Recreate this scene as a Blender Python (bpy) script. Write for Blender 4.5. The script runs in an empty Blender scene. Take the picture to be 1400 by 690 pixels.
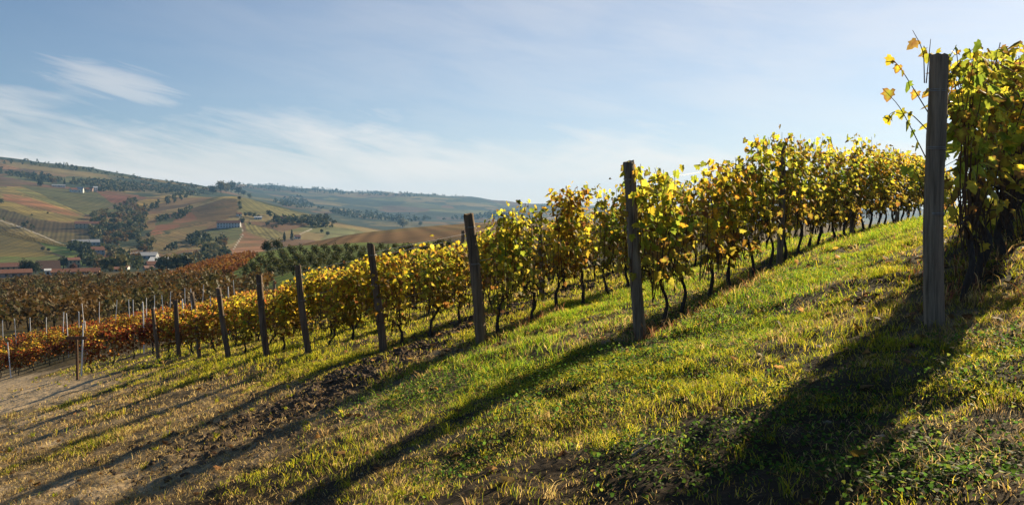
import bpy, math, random
import numpy as np
from mathutils import Vector, Matrix
R = math.radians
rng = np.random.default_rng(11)
random.seed(11)
S = bpy.context.scene
COL = S.collection

# ------------------------------------------------------------------ camera, sky, sun, exposure
FPX = 1078.0                      # focal length in pixels of the 1400 px wide photograph
HY = 300.0                        # eye level in the photograph
cd = bpy.data.cameras.new('camera'); cam = bpy.data.objects.new('camera', cd); COL.objects.link(cam)
cd.sensor_width = 36.0; cd.lens = 36.0*FPX/1400.0; cd.clip_start = 0.05; cd.clip_end = 30000
cam.location = (0, 0, 0)
cam.rotation_euler = (R(90)-math.atan((345-HY)/FPX), 0, 0)
S.camera = cam

SUN_AZ, SUN_EL = 39.8, 24.0       # degrees right of the view direction, degrees up
w = bpy.data.worlds.new('World'); S.world = w; w.use_nodes = True
nt = w.node_tree; nt.nodes.clear(); N = nt.nodes; L = nt.links
def nd(t, **k):
    n = N.new(t)
    for a, b in k.items(): setattr(n, a, b)
    return n
def wmath(op, a, b=None, c=None, clamp=False):
    n = nd('ShaderNodeMath', operation=op); n.use_clamp = clamp
    for i, v in enumerate((a, b, c)):
        if v is None: continue
        if isinstance(v, (int, float)): n.inputs[i].default_value = v
        else: L.new(v, n.inputs[i])
    return n.outputs[0]
def wstep(x, lo, hi, olo=0.0, ohi=1.0):
    n = nd('ShaderNodeMapRange', interpolation_type='SMOOTHSTEP')
    L.new(x, n.inputs[0])
    for i, v in zip((1, 2, 3, 4), (lo, hi, olo, ohi)): n.inputs[i].default_value = v
    return n.outputs[0]
sky = nd('ShaderNodeTexSky', sky_type='NISHITA')
sky.sun_disc = False; sky.sun_elevation = R(SUN_EL); sky.sun_rotation = R(SUN_AZ)
sky.altitude = 300; sky.air_density = 1.0; sky.dust_density = 0.3; sky.ozone_density = 4.0
tc = nd('ShaderNodeTexCoord'); sp = nd('ShaderNodeSeparateXYZ'); L.new(tc.outputs['Generated'], sp.inputs[0])
az = wmath('ARCTAN2', sp.outputs[0], sp.outputs[1]); el = wmath('ARCSINE', sp.outputs[2])
def streak(sa, se, shear, detail, rough, dist=0.4):
    cb = nd('ShaderNodeCombineXYZ')
    e2 = wmath('ADD', el, wmath('MULTIPLY', az, shear))
    L.new(wmath('MULTIPLY', az, sa), cb.inputs[0]); L.new(wmath('MULTIPLY', e2, se), cb.inputs[1])
    n = nd('ShaderNodeTexNoise'); n.inputs['Scale'].default_value = 1.0; n.inputs['Detail'].default_value = detail
    n.inputs['Roughness'].default_value = rough; n.inputs['Distortion'].default_value = dist
    L.new(cb.outputs[0], n.inputs['Vector']); return n.outputs[0]
fine = streak(9, 70, 0.22, 7, 0.62, 0.8)
broad = streak(4.5, 18, 0.12, 5, 0.55, 0.5)
# low bank of thin cloud along the horizon
top = wmath('ADD', wmath('MULTIPLY', wmath('SUBTRACT', broad, 0.5), 0.16), wmath('MULTIPLY', wmath('SUBTRACT', fine, 0.5), 0.08))
bank = wstep(wmath('ADD', el, top), 0.045, 0.15, 0.9, 0.0)
bank = wmath('MULTIPLY', bank, wstep(az, -0.70, 0.35, 1.0, 0.9))
# a wisp higher up
dx = wmath('MULTIPLY', wmath('SUBTRACT', az, -0.468), 1/0.085)
de = wmath('MULTIPLY', wmath('ADD', wmath('SUBTRACT', el, 0.153), wmath('MULTIPLY', wmath('SUBTRACT', az, -0.468), 0.16)), 1/0.024)
rad = wmath('SQRT', wmath('ADD', wmath('MULTIPLY', dx, dx), wmath('MULTIPLY', de, de)))
wisp = wmath('MULTIPLY', wstep(wmath('ADD', rad, wmath('MULTIPLY', wmath('SUBTRACT', fine, 0.5), 2.0)), 0.25, 1.15, 1.0, 0.0), 0.40)
# sparse cirrus everywhere else
cir = wmath('MULTIPLY', wstep(streak(3.2, 26, 0.35, 6, 0.6, 1.0), 0.60, 0.82), 0.26)
veil = wmath('MULTIPLY', wstep(az, -0.7, 0.3, 0.03, 0.36), wstep(broad, 0.3, 0.7, 0.75, 1.15))
dens = wmath('MAXIMUM', wmath('MAXIMUM', wmath('MAXIMUM', bank, wisp), cir), veil)
dens = wmath('MULTIPLY', dens, wstep(fine, 0.15, 0.65, 0.82, 1.0), clamp=True)
# the thin cloud lies low in this half of the sky; overhead and behind it is clear
dens = wmath('MULTIPLY', dens, wmath('MULTIPLY', wstep(el, 0.30, 0.55, 1.0, 0.0), wstep(wmath('ABSOLUTE', az), 0.9, 1.5, 1.0, 0.0)))
cloud = nd('ShaderNodeMix', data_type='RGBA')
L.new(dens, cloud.inputs[0]); L.new(sky.outputs[0], cloud.inputs[6])
cloud.inputs[7].default_value = (12.4, 11.0, 9.6, 1)
bg = nd('ShaderNodeBackground'); bg.inputs['Strength'].default_value = 0.05
L.new(cloud.outputs[2], bg.inputs['Color'])
wo = nd('ShaderNodeOutputWorld'); L.new(bg.outputs[0], wo.inputs['Surface'])

ld = bpy.data.lights.new('sun', 'SUN'); ld.energy = 5.0; ld.angle = R(0.5); ld.color = (1.0, 0.82, 0.54)
sun = bpy.data.objects.new('sun', ld); COL.objects.link(sun)
sun.rotation_euler = Vector((-math.sin(R(SUN_AZ))*math.cos(R(SUN_EL)), -math.cos(R(SUN_AZ))*math.cos(R(SUN_EL)), -math.sin(R(SUN_EL)))).to_track_quat('-Z', 'Y').to_euler()

S.view_settings.view_transform = 'Standard'; S.view_settings.look = 'None'
S.view_settings.exposure = 0.97; S.view_settings.gamma = 1.0
S.render.engine = 'CYCLES'
cy = S.cycles
cy.max_bounces = 6; cy.diffuse_bounces = 2; cy.glossy_bounces = 2; cy.transmission_bounces = 4; cy.volume_bounces = 0
cy.use_denoising = True; cy.caustics_reflective = False; cy.caustics_refractive = False
cy.sample_clamp_indirect = 6.0

# ------------------------------------------------------------------ helpers
def tag(o, label=None, cat=None, group=None, kind=None):
    if label: o['label'] = label
    if cat: o['category'] = cat
    if group: o['group'] = group
    if kind: o['kind'] = kind
    return o
def link(name, me, mat=None, parent=None, loc=None):
    o = bpy.data.objects.new(name, me); COL.objects.link(o)
    if mat is not None and me is not None and not me.materials: me.materials.append(mat)
    if parent is not None: o.parent = parent
    if loc is not None: o.location = loc
    return o
def empty(name, loc=(0, 0, 0), rz=0.0):
    o = bpy.data.objects.new(name, None); COL.objects.link(o)
    o.location = loc; o.rotation_euler = (0, 0, rz); o.empty_display_size = 0.1
    return o
def copy_tree(o, parent=None):
    c = o.copy(); COL.objects.link(c)
    if parent is not None: c.parent = parent
    for ch in o.children: copy_tree(ch, c)
    return c
class MB:
    """collects vertices, faces and colours"""
    def __init__(s): s.v = []; s.f = []; s.c = []; s.n = 0
    def add(s, v, f, c):
        v = np.asarray(v, np.float32).reshape(-1, 3); f = np.asarray(f, np.int64)
        c = np.asarray(c, np.float32)
        if c.ndim == 1: c = np.tile(c, (len(v), 1))
        s.v.append(v); s.f.append(f + s.n); s.c.append(c[:, :3]); s.n += len(v)
    def mesh(s, name, smooth=True):
        me = bpy.data.meshes.new(name)
        V = np.concatenate(s.v); C = np.concatenate(s.c)
        me.vertices.add(len(V)); me.vertices.foreach_set('co', V.ravel())
        tot = np.concatenate([np.full(len(f), f.shape[1], np.int32) for f in s.f])
        idx = np.concatenate([f.ravel() for f in s.f]).astype(np.int32)
        st = np.zeros(len(tot), np.int32); st[1:] = np.cumsum(tot)[:-1]
        me.loops.add(len(idx)); me.loops.foreach_set('vertex_index', idx)
        me.polygons.add(len(tot)); me.polygons.foreach_set('loop_start', st); me.polygons.foreach_set('loop_total', tot)
        me.polygons.foreach_set('use_smooth', np.full(len(tot), smooth, bool))
        at = me.color_attributes.new('Col', 'FLOAT_COLOR', 'POINT')
        at.data.foreach_set('color', np.concatenate([C, np.ones((len(C), 1), np.float32)], 1).ravel())
        me.update(calc_edges=True)
        return me
def tube(mb, pts, rad, col, n=6, cap=True):
    pts = np.asarray(pts, float); k = len(pts)
    rad = np.broadcast_to(np.asarray(rad, float), (k,))
    t = np.gradient(pts, axis=0); t /= np.linalg.norm(t, axis=1)[:, None]+1e-9
    ref = np.array([0.31, 0.95, 0.05])
    if abs((t*ref).sum(1)).max() > 0.96: ref = np.array([0.95, -0.1, 0.3])
    u = np.cross(t, ref); u /= np.linalg.norm(u, axis=1)[:, None]+1e-9; v = np.cross(t, u)
    a = np.arange(n)*2*math.pi/n
    ring = pts[:, None]+rad[:, None, None]*(np.cos(a)[None, :, None]*u[:, None]+np.sin(a)[None, :, None]*v[:, None])
    i = np.arange(k-1)[:, None]*n; j = np.arange(n)[None]; j2 = (j+1) % n
    f = np.stack([i+j, i+j2, i+n+j2, i+n+j], -1).reshape(-1, 4)
    mb.add(ring.reshape(-1, 3), f, col)
    if cap:
        mb.add(ring[-1], [list(range(n))], col) if n == 4 else mb.add(np.vstack([ring[-1], pts[-1]]), [[q, (q+1) % n, n] for q in range(n)], col)
def box(mb, c, s, col, rz=0.0):
    c = np.array(c, float); h = np.array(s, float)/2
    v = np.array([[x, y, z] for z in (-1, 1) for y in (-1, 1) for x in (-1, 1)], float)*h
    if rz: v = v@np.array([[math.cos(rz), math.sin(rz), 0], [-math.sin(rz), math.cos(rz), 0], [0, 0, 1]])
    mb.add(v+c, [[0, 2, 3, 1], [4, 5, 7, 6], [0, 1, 5, 4], [2, 6, 7, 3], [0, 4, 6, 2], [1, 3, 7, 5]], col)
def hash2(i, j, seed):
    n = (i*374761393+j*668265263+seed*1274126177) & 0xFFFFFFFF
    n = ((n ^ (n >> 13))*1103515245) & 0xFFFFFFFF
    n = ((n ^ (n >> 16))*2246822519) & 0xFFFFFFFF
    return ((n ^ (n >> 15)) & 0xFFFFFF)/float(0xFFFFFF)
def vnoise(x, y, seed=0):
    x = np.asarray(x, float); y = np.asarray(y, float)
    i = np.floor(x).astype(np.int64); j = np.floor(y).astype(np.int64)
    fx = x-i; fy = y-j; fx = fx*fx*(3-2*fx); fy = fy*fy*(3-2*fy)
    a = hash2(i, j, seed); b = hash2(i+1, j, seed); c = hash2(i, j+1, seed); d = hash2(i+1, j+1, seed)
    return (a*(1-fx)+b*fx)*(1-fy)+(c*(1-fx)+d*fx)*fy
def fbm(x, y, seed=0, octv=4, gain=0.5):
    s = 0; a = 1.0; t = 0
    for k in range(octv):
        s = s+a*vnoise(x*2**k+17.3*k, y*2**k-9.1*k, seed+k); t += a; a *= gain
    return s/t
def sstep(a, b, x):
    t = np.clip((np.asarray(x, float)-a)/(b-a), 0, 1); return t*t*(3-2*t)

# ------------------------------------------------------------------ materials
def mat_new(name):
    m = bpy.data.materials.new(name); m.use_nodes = True
    t = m.node_tree; t.nodes.clear()
    o = t.nodes.new('ShaderNodeOutputMaterial'); return m, t, o
def mat_leaf(name, transl=0.5, rough=0.45, spec=0.35, noise=25.0, amount=0.35, tr_gain=1.25, re_gain=1.0):
    m, t, o = mat_new(name); n, l = t.nodes, t.links
    at = n.new('ShaderNodeVertexColor'); at.layer_name = 'Col'
    tx = n.new('ShaderNodeTexCoord'); nz = n.new('ShaderNodeTexNoise'); nz.inputs['Scale'].default_value = noise; nz.inputs['Detail'].default_value = 3
    l.new(tx.outputs['Object'], nz.inputs['Vector'])
    mr = n.new('ShaderNodeMapRange'); l.new(nz.outputs[0], mr.inputs[0])
    for i, v in zip((1, 2, 3, 4), (0.25, 0.75, 1-amount, 1+amount)): mr.inputs[i].default_value = v
    mx = n.new('ShaderNodeVectorMath'); mx.operation = 'SCALE'; l.new(at.outputs[0], mx.inputs[0]); l.new(mr.outputs[0], mx.inputs['Scale'])
    p = n.new('ShaderNodeBsdfPrincipled'); p.inputs['Roughness'].default_value = rough; p.inputs['Specular IOR Level'].default_value = spec
    rg = n.new('ShaderNodeVectorMath'); rg.operation = 'SCALE'; l.new(mx.outputs[0], rg.inputs[0]); rg.inputs['Scale'].default_value = re_gain
    l.new(rg.outputs[0], p.inputs['Base Color'])
    tg = n.new('ShaderNodeVectorMath'); tg.operation = 'SCALE'; l.new(mx.outputs[0], tg.inputs[0]); tg.inputs['Scale'].default_value = tr_gain
    tr = n.new('ShaderNodeBsdfTranslucent'); l.new(tg.outputs[0], tr.inputs['Color'])
    ms = n.new('ShaderNodeMixShader'); ms.inputs[0].default_value = transl
    l.new(p.outputs[0], ms.inputs[1]); l.new(tr.outputs[0], ms.inputs[2]); l.new(ms.outputs[0], o.inputs[0])
    return m
def mat_solid(name, rough=0.85, noise=8.0, amount=0.3, bump=0.0, stretch=(1, 1, 1), spec=0.25, detail=6, metal=0.0):
    m, t, o = mat_new(name); n, l = t.nodes, t.links
    at = n.new('ShaderNodeVertexColor'); at.layer_name = 'Col'
    tx = n.new('ShaderNodeTexCoord'); mp = n.new('ShaderNodeMapping'); mp.inputs['Scale'].default_value = stretch
    l.new(tx.outputs['Object'], mp.inputs[0])
    nz = n.new('ShaderNodeTexNoise'); nz.inputs['Scale'].default_value = noise; nz.inputs['Detail'].default_value = detail; nz.inputs['Roughness'].default_value = 0.65
    l.new(mp.outputs[0], nz.inputs['Vector'])
    mr = n.new('ShaderNodeMapRange'); l.new(nz.outputs[0], mr.inputs[0])
    for i, v in zip((1, 2, 3, 4), (0.28, 0.72, 1-amount, 1+amount)): mr.inputs[i].default_value = v
    mx = n.new('ShaderNodeVectorMath'); mx.operation = 'SCALE'; l.new(at.outputs[0], mx.inputs[0]); l.new(mr.outputs[0], mx.inputs['Scale'])
    p = n.new('ShaderNodeBsdfPrincipled'); p.inputs['Roughness'].default_value = rough; p.inputs['Specular IOR Level'].default_value = spec
    p.inputs['Metallic'].default_value = metal
    l.new(mx.outputs[0], p.inputs['Base Color'])
    if bump:
        b = n.new('ShaderNodeBump'); b.inputs['Strength'].default_value = 1.0; b.inputs['Distance'].default_value = bump
        l.new(nz.outputs[0], b.inputs['Height']); l.new(b.outputs[0], p.inputs['Normal'])
    l.new(p.outputs[0], o.inputs[0]); return m
M_leaf = mat_leaf('vine_leaf', 0.6, 0.6, 0.15, 30, 0.35, 2.05, 0.7)
M_grass = mat_leaf('grass_blade', 0.62, 0.6, 0.08, 6, 0.25, 2.9, 0.42)
M_weed = mat_leaf('weed_leaf', 0.55, 0.6, 0.10, 6, 0.25, 2.2, 0.6)
M_crown = mat_leaf('tree_foliage', 0.28, 0.6, 0.2, 0.9, 0.35, 1.2)
M_bark = mat_solid('vine_bark', 0.9, 40, 0.5, 0.006, (1, 1, 0.25))
M_wood = mat_solid('weathered_wood', 0.88, 34, 0.75, 0.010, (1, 1, 0.045), detail=9)
M_metal = mat_solid('galvanised_wire', 0.45, 30, 0.2, 0, metal=0.7)
M_plaster = mat_solid('house_plaster', 0.9, 0.7, 0.15, 0)
M_tile = mat_solid('roof_tiles', 0.9, 2.2, 0.35, 0.05)
M_pane = mat_solid('window_glass', 0.2, 1.0, 0.2, 0, spec=0.6)
M_clod = mat_solid('soil', 0.95, 35, 0.45, 0.004)

# ------------------------------------------------------------------ the terrain as a function
P1 = np.array([3.52, 6.6]); AV = np.array([-0.595, 0.803]); BV = np.array([math.sin(R(36.3)), math.cos(R(36.3))])
DET = AV[0]*BV[1]-BV[0]*AV[1]
def st(x, y):
    dx = np.asarray(x, float)-P1[0]; dy = np.asarray(y, float)-P1[1]
    return (dx*BV[1]-BV[0]*dy)/DET, (AV[0]*dy-AV[1]*dx)/DET
def xy(s, t): return P1[0]+AV[0]*s+BV[0]*t, P1[1]+AV[1]*s+BV[1]*t
DS = np.array([40, 60, 90, 120, 200, 300, 400, 600, 800, 1000, 1200, 1450, 1700, 2100, 2600, 3200, 4200, 5500, 9000.])
XS = np.array([-300, 0, 60, 120, 200, 260, 310, 340, 400, 480, 560, 640, 720, 900, 1700.])
YT = np.array([
 [480, 470, 462, 455, 422, 400, 390, 380, 362, 340, 300, 262, 250, 232, 212, 215, 225, 235, 250],
 [476, 464, 450, 438, 410, 390, 381, 371, 354, 328, 290, 260, 252, 236, 217.5, 222, 230, 240, 255],
 [472, 460, 448, 436, 407, 387, 379, 369, 353, 328, 294, 268, 256, 240, 223, 226, 232, 242, 256],
 [468, 456, 444, 432, 402, 382, 376, 367, 350, 326, 302, 280, 262, 248, 232.5, 232, 238, 245, 258],
 [462, 448, 436, 424, 392, 373, 374, 367, 350, 324, 303, 284, 270, 260, 250, 246, 250, 256, 262],
 [455, 440, 428, 415, 377, 362, 367, 367, 350, 326, 302, 278, 268, 264, 258, 255, 256, 260, 266],
 [448, 432, 420, 405, 363, 351, 357, 364, 350, 328, 298, 262, 274, 275, 268, 262, 257, 252, 260],
 [442, 428, 415, 398, 356, 346, 353, 360, 348, 328, 298, 267, 280, 282, 276, 268, 262, 251, 262],
 [430, 415, 398, 380, 346, 335, 344, 356, 345, 326, 302, 284, 296, 296, 290, 280, 268, 257, 264],
 [412, 395, 375, 355, 328, 318.5, 328, 345, 345, 332, 310, 304, 312, 310, 300, 290, 276, 261, 268],
 [390, 372, 350, 335, 318, 310, 318, 335, 340, 338, 325, 318, 315, 312, 308, 300, 280, 265, 272],
 [370, 355, 335, 325, 310, 304.5, 312, 325, 335, 335, 325, 318, 315, 314, 310, 298, 282, 269, 275],
 [360, 345, 330, 320, 306, 300, 305, 320, 330, 330, 325, 320, 315, 312, 310, 302, 290, 278, 285],
 [352, 340, 330, 322, 310, 306, 310, 320, 330, 330, 325, 320, 318, 315, 312, 306, 296, 288, 292],
 [352, 340, 330, 322, 310, 306, 310, 320, 330, 330, 325, 320, 318, 315, 312, 306, 296, 288, 292]])
LG = np.linspace(math.log(40), math.log(9000), 220); XG = np.linspace(-300, 1700, 251)
tab = np.array([np.interp(LG, np.log(DS), r) for r in YT])
k = np.exp(-0.5*(np.arange(-9, 10)/2.2)**2); k /= k.sum()
tab = np.array([np.convolve(np.pad(r, 9, 'edge'), k, 'valid') for r in tab])
tab = np.array([np.interp(XG, XS, tab[:, i]) for i in range(len(LG))]).T
k2 = np.exp(-0.5*(np.arange(-6, 7)/2.0)**2); k2 /= k2.sum()
tab = np.array([np.convolve(np.pad(tab[:, i], 6, 'edge'), k2, 'valid') for i in range(len(LG))]).T
def far_h(x, y):
    r = np.hypot(x, y)+1e-6; a = np.arctan2(x, y)
    ac = np.clip(a, R(-43), R(43)); X = np.clip(700+FPX*np.tan(ac), -300, 1700)
    D = np.maximum(r*np.cos(ac), 40.0)
    u = np.clip((np.log(D)-LG[0])/(LG[1]-LG[0]), 0, len(LG)-1.001); v = np.clip((X+300)/8.0, 0, len(XG)-1.001)
    i = u.astype(int); j = v.astype(int); fu = u-i; fv = v-j
    Y = (tab[j, i]*(1-fu)+tab[j, i+1]*fu)*(1-fv)+(tab[j+1, i]*(1-fu)+tab[j+1, i+1]*fu)*fv
    z = (HY-Y)/FPX*D
    z = z+sstep(700, 1100, D)*((fbm(x/150., y/150., 5, 3)-0.5)*9)+sstep(1800, 2600, D)*((fbm(x/330., y/330., 9, 4)-0.5)*46)
    return z
def near_h(x, y):
    s, t = st(x, y)
    tp = np.clip(t, 0, 45)
    zt = np.where(t > 0, 0.13*tp-0.0033*tp**2-0.16*np.clip(t-45, 0, None), 0.118*t-0.055*np.clip(-t, 0, 9)*sstep(1.5, 7, s))
    return -0.86-0.155*s+zt+0.026*np.clip(t, 0, 22)*sstep(2.6, -0.3, s)
def H(x, y):
    x = np.asarray(x, float); y = np.asarray(y, float)
    r = np.hypot(x, y)
    fw = sstep(42, 85, np.where(y > 0, y, 0)+np.where(y < 10, 0.8*r, 0))
    return near_h(x, y)*(1-fw)+far_h(x, y)*fw
def micro(x, y):
    s, t = st(x, y)
    till = tilled(s, t)
    return (fbm(x*0.55, y*0.55, 21, 3)-0.5)*0.2+(fbm(x*2.6, y*2.6, 22, 4)-0.5)*(0.11+0.12*till)
def tilled(s, t):
    c = 8.65+0.10*t*sstep(-6, 8, t)-0.35*sstep(0, -4, t)+0.15*np.sin(t*0.9)
    a = np.exp(-((s-c)/0.95)**4)*sstep(-5.5, -2.5, t)*(1-sstep(7, 11, t))
    return np.clip(a, 0, 1)
def G(x, y):
    x = np.asarray(x, float); y = np.asarray(y, float)
    f = 1-sstep(30, 55, np.hypot(x, y))
    return H(x, y)+micro(x, y)*f
DM = np.exp(np.linspace(math.log(2.0), math.log(8800), 1400))
def hit(px, py, dmin=2.0):
    """points where the lines of sight of photo pixels meet the ground, at distance >= dmin"""
    px = np.atleast_1d(np.asarray(px, float)); py = np.atleast_1d(np.asarray(py, float))
    D = DM[DM >= dmin]; out = np.full((len(px), 3), np.nan)
    for q in range(0, len(px), 400):
        a = (px[q:q+400]-700)/FPX; b = (HY-py[q:q+400])/FPX
        z = H(a[:, None]*D[None], np.broadcast_to(D, (len(a), len(D))))
        ok = z >= b[:, None]*D[None]
        i = np.argmax(ok, 1); good = ok.any(1)
        d = D[i]
        out[q:q+400] = np.where(good[:, None], np.stack([a*d, d, z[np.arange(len(a)), i]], 1), np.nan)
    return out
def hit1(px, py, dmin=2.0):
    for k in range(40):
        h = hit(px, py+k*0.5, dmin)[0]
        if not np.isnan(h[0]): return h
    return np.array([(px-700)/FPX*dmin, dmin, H((px-700)/FPX*dmin, dmin)])
def inpoly(px, py, poly):
    c = np.zeros(px.shape, bool); n = len(poly)
    for i in range(n):
        x1, y1 = poly[i]; x2, y2 = poly[(i+1) % n]
        if y1 == y2: continue
        c ^= ((y1 > py) != (y2 > py)) & (px < (x2-x1)*(py-y1)/(y2-y1)+x1)
    return c

# ------------------------------------------------------------------ ground sheet
az_f = np.arange(-43, 43.001, 0.085); az_c = np.concatenate([np.arange(44.5, 180, 3.0), np.arange(-180, -43.5, 3.0)])
AZ = R(1)*np.sort(np.concatenate([az_f, az_c]))
RR = np.concatenate([[0.05, 0.6], np.exp(np.linspace(math.log(1.2), math.log(60), 300)), np.exp(np.linspace(math.log(60), math.log(500), 150))[1:], np.exp(np.linspace(math.log(500), math.log(9000), 430))[1:]])
gx = RR[:, None]*np.sin(AZ)[None]; gy = RR[:, None]*np.cos(AZ)[None]
gz = G(gx, gy)
na = len(AZ)
ii = np.arange(len(RR)-1)[:, None]*na; jj = np.arange(na)[None]; j2 = (jj+1) % na
gf = np.stack([ii+jj, ii+j2, ii+na+j2, ii+na+jj], -1).reshape(-1, 4)
x = gx.ravel(); y = gy.ravel(); z = gz.ravel()
PX = 700+FPX*x/np.maximum(y, 0.3); PY = HY-FPX*z/np.maximum(y, 0.3); D = y
gc = np.zeros((len(x), 3)); gs = np.zeros(len(x)); 
# near ground: soil, straw, turf; far: patchwork of fields
s_, t_ = st(x, y)
wn1 = fbm(x*0.35, y*0.35, 31, 4); wn2 = fbm(x*1.7, y*1.7, 33, 4); wn3 = fbm(x*7, y*7, 35, 3)
soil = np.array([.10, .066, .04]); straw = np.array([.27, .205, .115]); turf = np.array([.034, .028, .012]); pale = np.array([.50, .37, .22])
def bare_w(x, y):
    """how bare the headland is: 0 turf, 1 open dry earth"""
    s, t = st(x, y)
    head = sstep(-0.5, -4.0, t)*sstep(0.5, 7.0, s)
    n = fbm(x*0.55, y*0.55, 41, 4)+0.05*sstep(4, 12, s); n2 = fbm(x*2.1, y*2.1, 42, 3)
    spots = 0.75*sstep(0.56, 0.68, fbm(x*0.8+3, y*0.8, 45, 4))*sstep(3.0, -2.0, t)
    return np.clip(np.maximum(head*np.clip(0.5+3.2*(n-0.47)+1.5*(n2-0.5), 0, 1), spots), 0, 1)
def soil_shade_w(x, y):  # dark soil patches, with vine-row shade painted into the ground colour
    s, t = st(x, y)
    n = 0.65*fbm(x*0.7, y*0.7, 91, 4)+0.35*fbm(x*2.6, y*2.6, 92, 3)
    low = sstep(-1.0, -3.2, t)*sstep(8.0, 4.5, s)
    lane = 0.75*np.exp(-((s-0.55)/0.75)**4)*sstep(-4, -2, t)*sstep(9, 6, t)  # dark litter plus the first row's shadow, painted in; not a track
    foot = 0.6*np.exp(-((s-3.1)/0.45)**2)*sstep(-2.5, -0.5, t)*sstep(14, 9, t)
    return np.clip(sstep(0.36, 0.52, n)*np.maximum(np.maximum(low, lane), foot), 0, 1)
def track_w(x, y):
    s, t = st(x, y)
    c = -3.2-0.035*(s-20)
    return np.exp(-((t-c-1.2*(vnoise(s*0.2, 0*s, 4)-0.5))/2.0)**4)*sstep(21, 30, s)
bw = bare_w(x, y); tw = track_w(x, y); tl = tilled(s_, t_)
near_c = turf[None]*(1-bw[:, None])+(soil*0.5+straw*0.5)[None]*bw[:, None]
m_ = sstep(0.42, 0.62, wn2)[:, None]*(0.35+0.65*bw[:, None]); near_c = near_c*(1-m_*0.7)+straw*m_*0.7
m_ = sstep(0.46, 0.64, wn3*0.35+wn2*0.3+wn1*0.35)[:, None]*bw[:, None]; near_c = near_c*(1-m_)+pale*m_
dk = soil_shade_w(x, y)[:, None]*0.9; near_c = near_c*(1-dk)+np.array([.042, .028, .017])*dk
near_c = near_c*(1-tl[:, None])+np.array([.075, .05, .032])*tl[:, None]
near_c = near_c*(1-tw[:, None])+pale*tw[:, None]
redg = (sstep(34, 40, s_)*sstep(-1.5, 0.5, t_))[:, None]; near_c = near_c*(1-redg)+np.array([.085, .06, .03])*redg
pal = np.array([[.115, .10, .04], [.16, .12, .045], [.15, .085, .042], [.20, .125, .055], [.08, .085, .032], [.13, .13, .045], [.10, .065, .035], [.21, .16, .065]])
def cells(x, y, size, seed):
    u = x/size+0.5*fbm(x/size, y/size, seed, 2); v = y/size*1.3+0.5*fbm(x/size+9, y/size, seed+3, 2)
    i = np.floor(u).astype(np.int64); v = v+hash2(i, i*0, seed+5); j = np.floor(v).astype(np.int64)
    return hash2(i, j, seed+7), hash2(i, j, seed+8)
c1, c2 = cells(x, y, 130.0, 51); c3, c4 = cells(x, y, 300.0, 57)
c1 = np.where(D > 2300, c3, c1)
far_c = pal[np.clip((c1*len(pal)).astype(int), 0, len(pal)-1)]
far_k = sstep(1700, 2400, D); wood = sstep(0.52, 0.56, fbm(x/240., y/240., 61, 5)+0.03*far_k)[:, None]
far_c = far_c*(1-0.12*far_k[:, None])
far_c = far_c*(1-wood)+np.array([.03, .042, .022])*wood
ang = c2*math.pi
row_u = x*np.cos(ang)+y*np.sin(ang)
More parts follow.
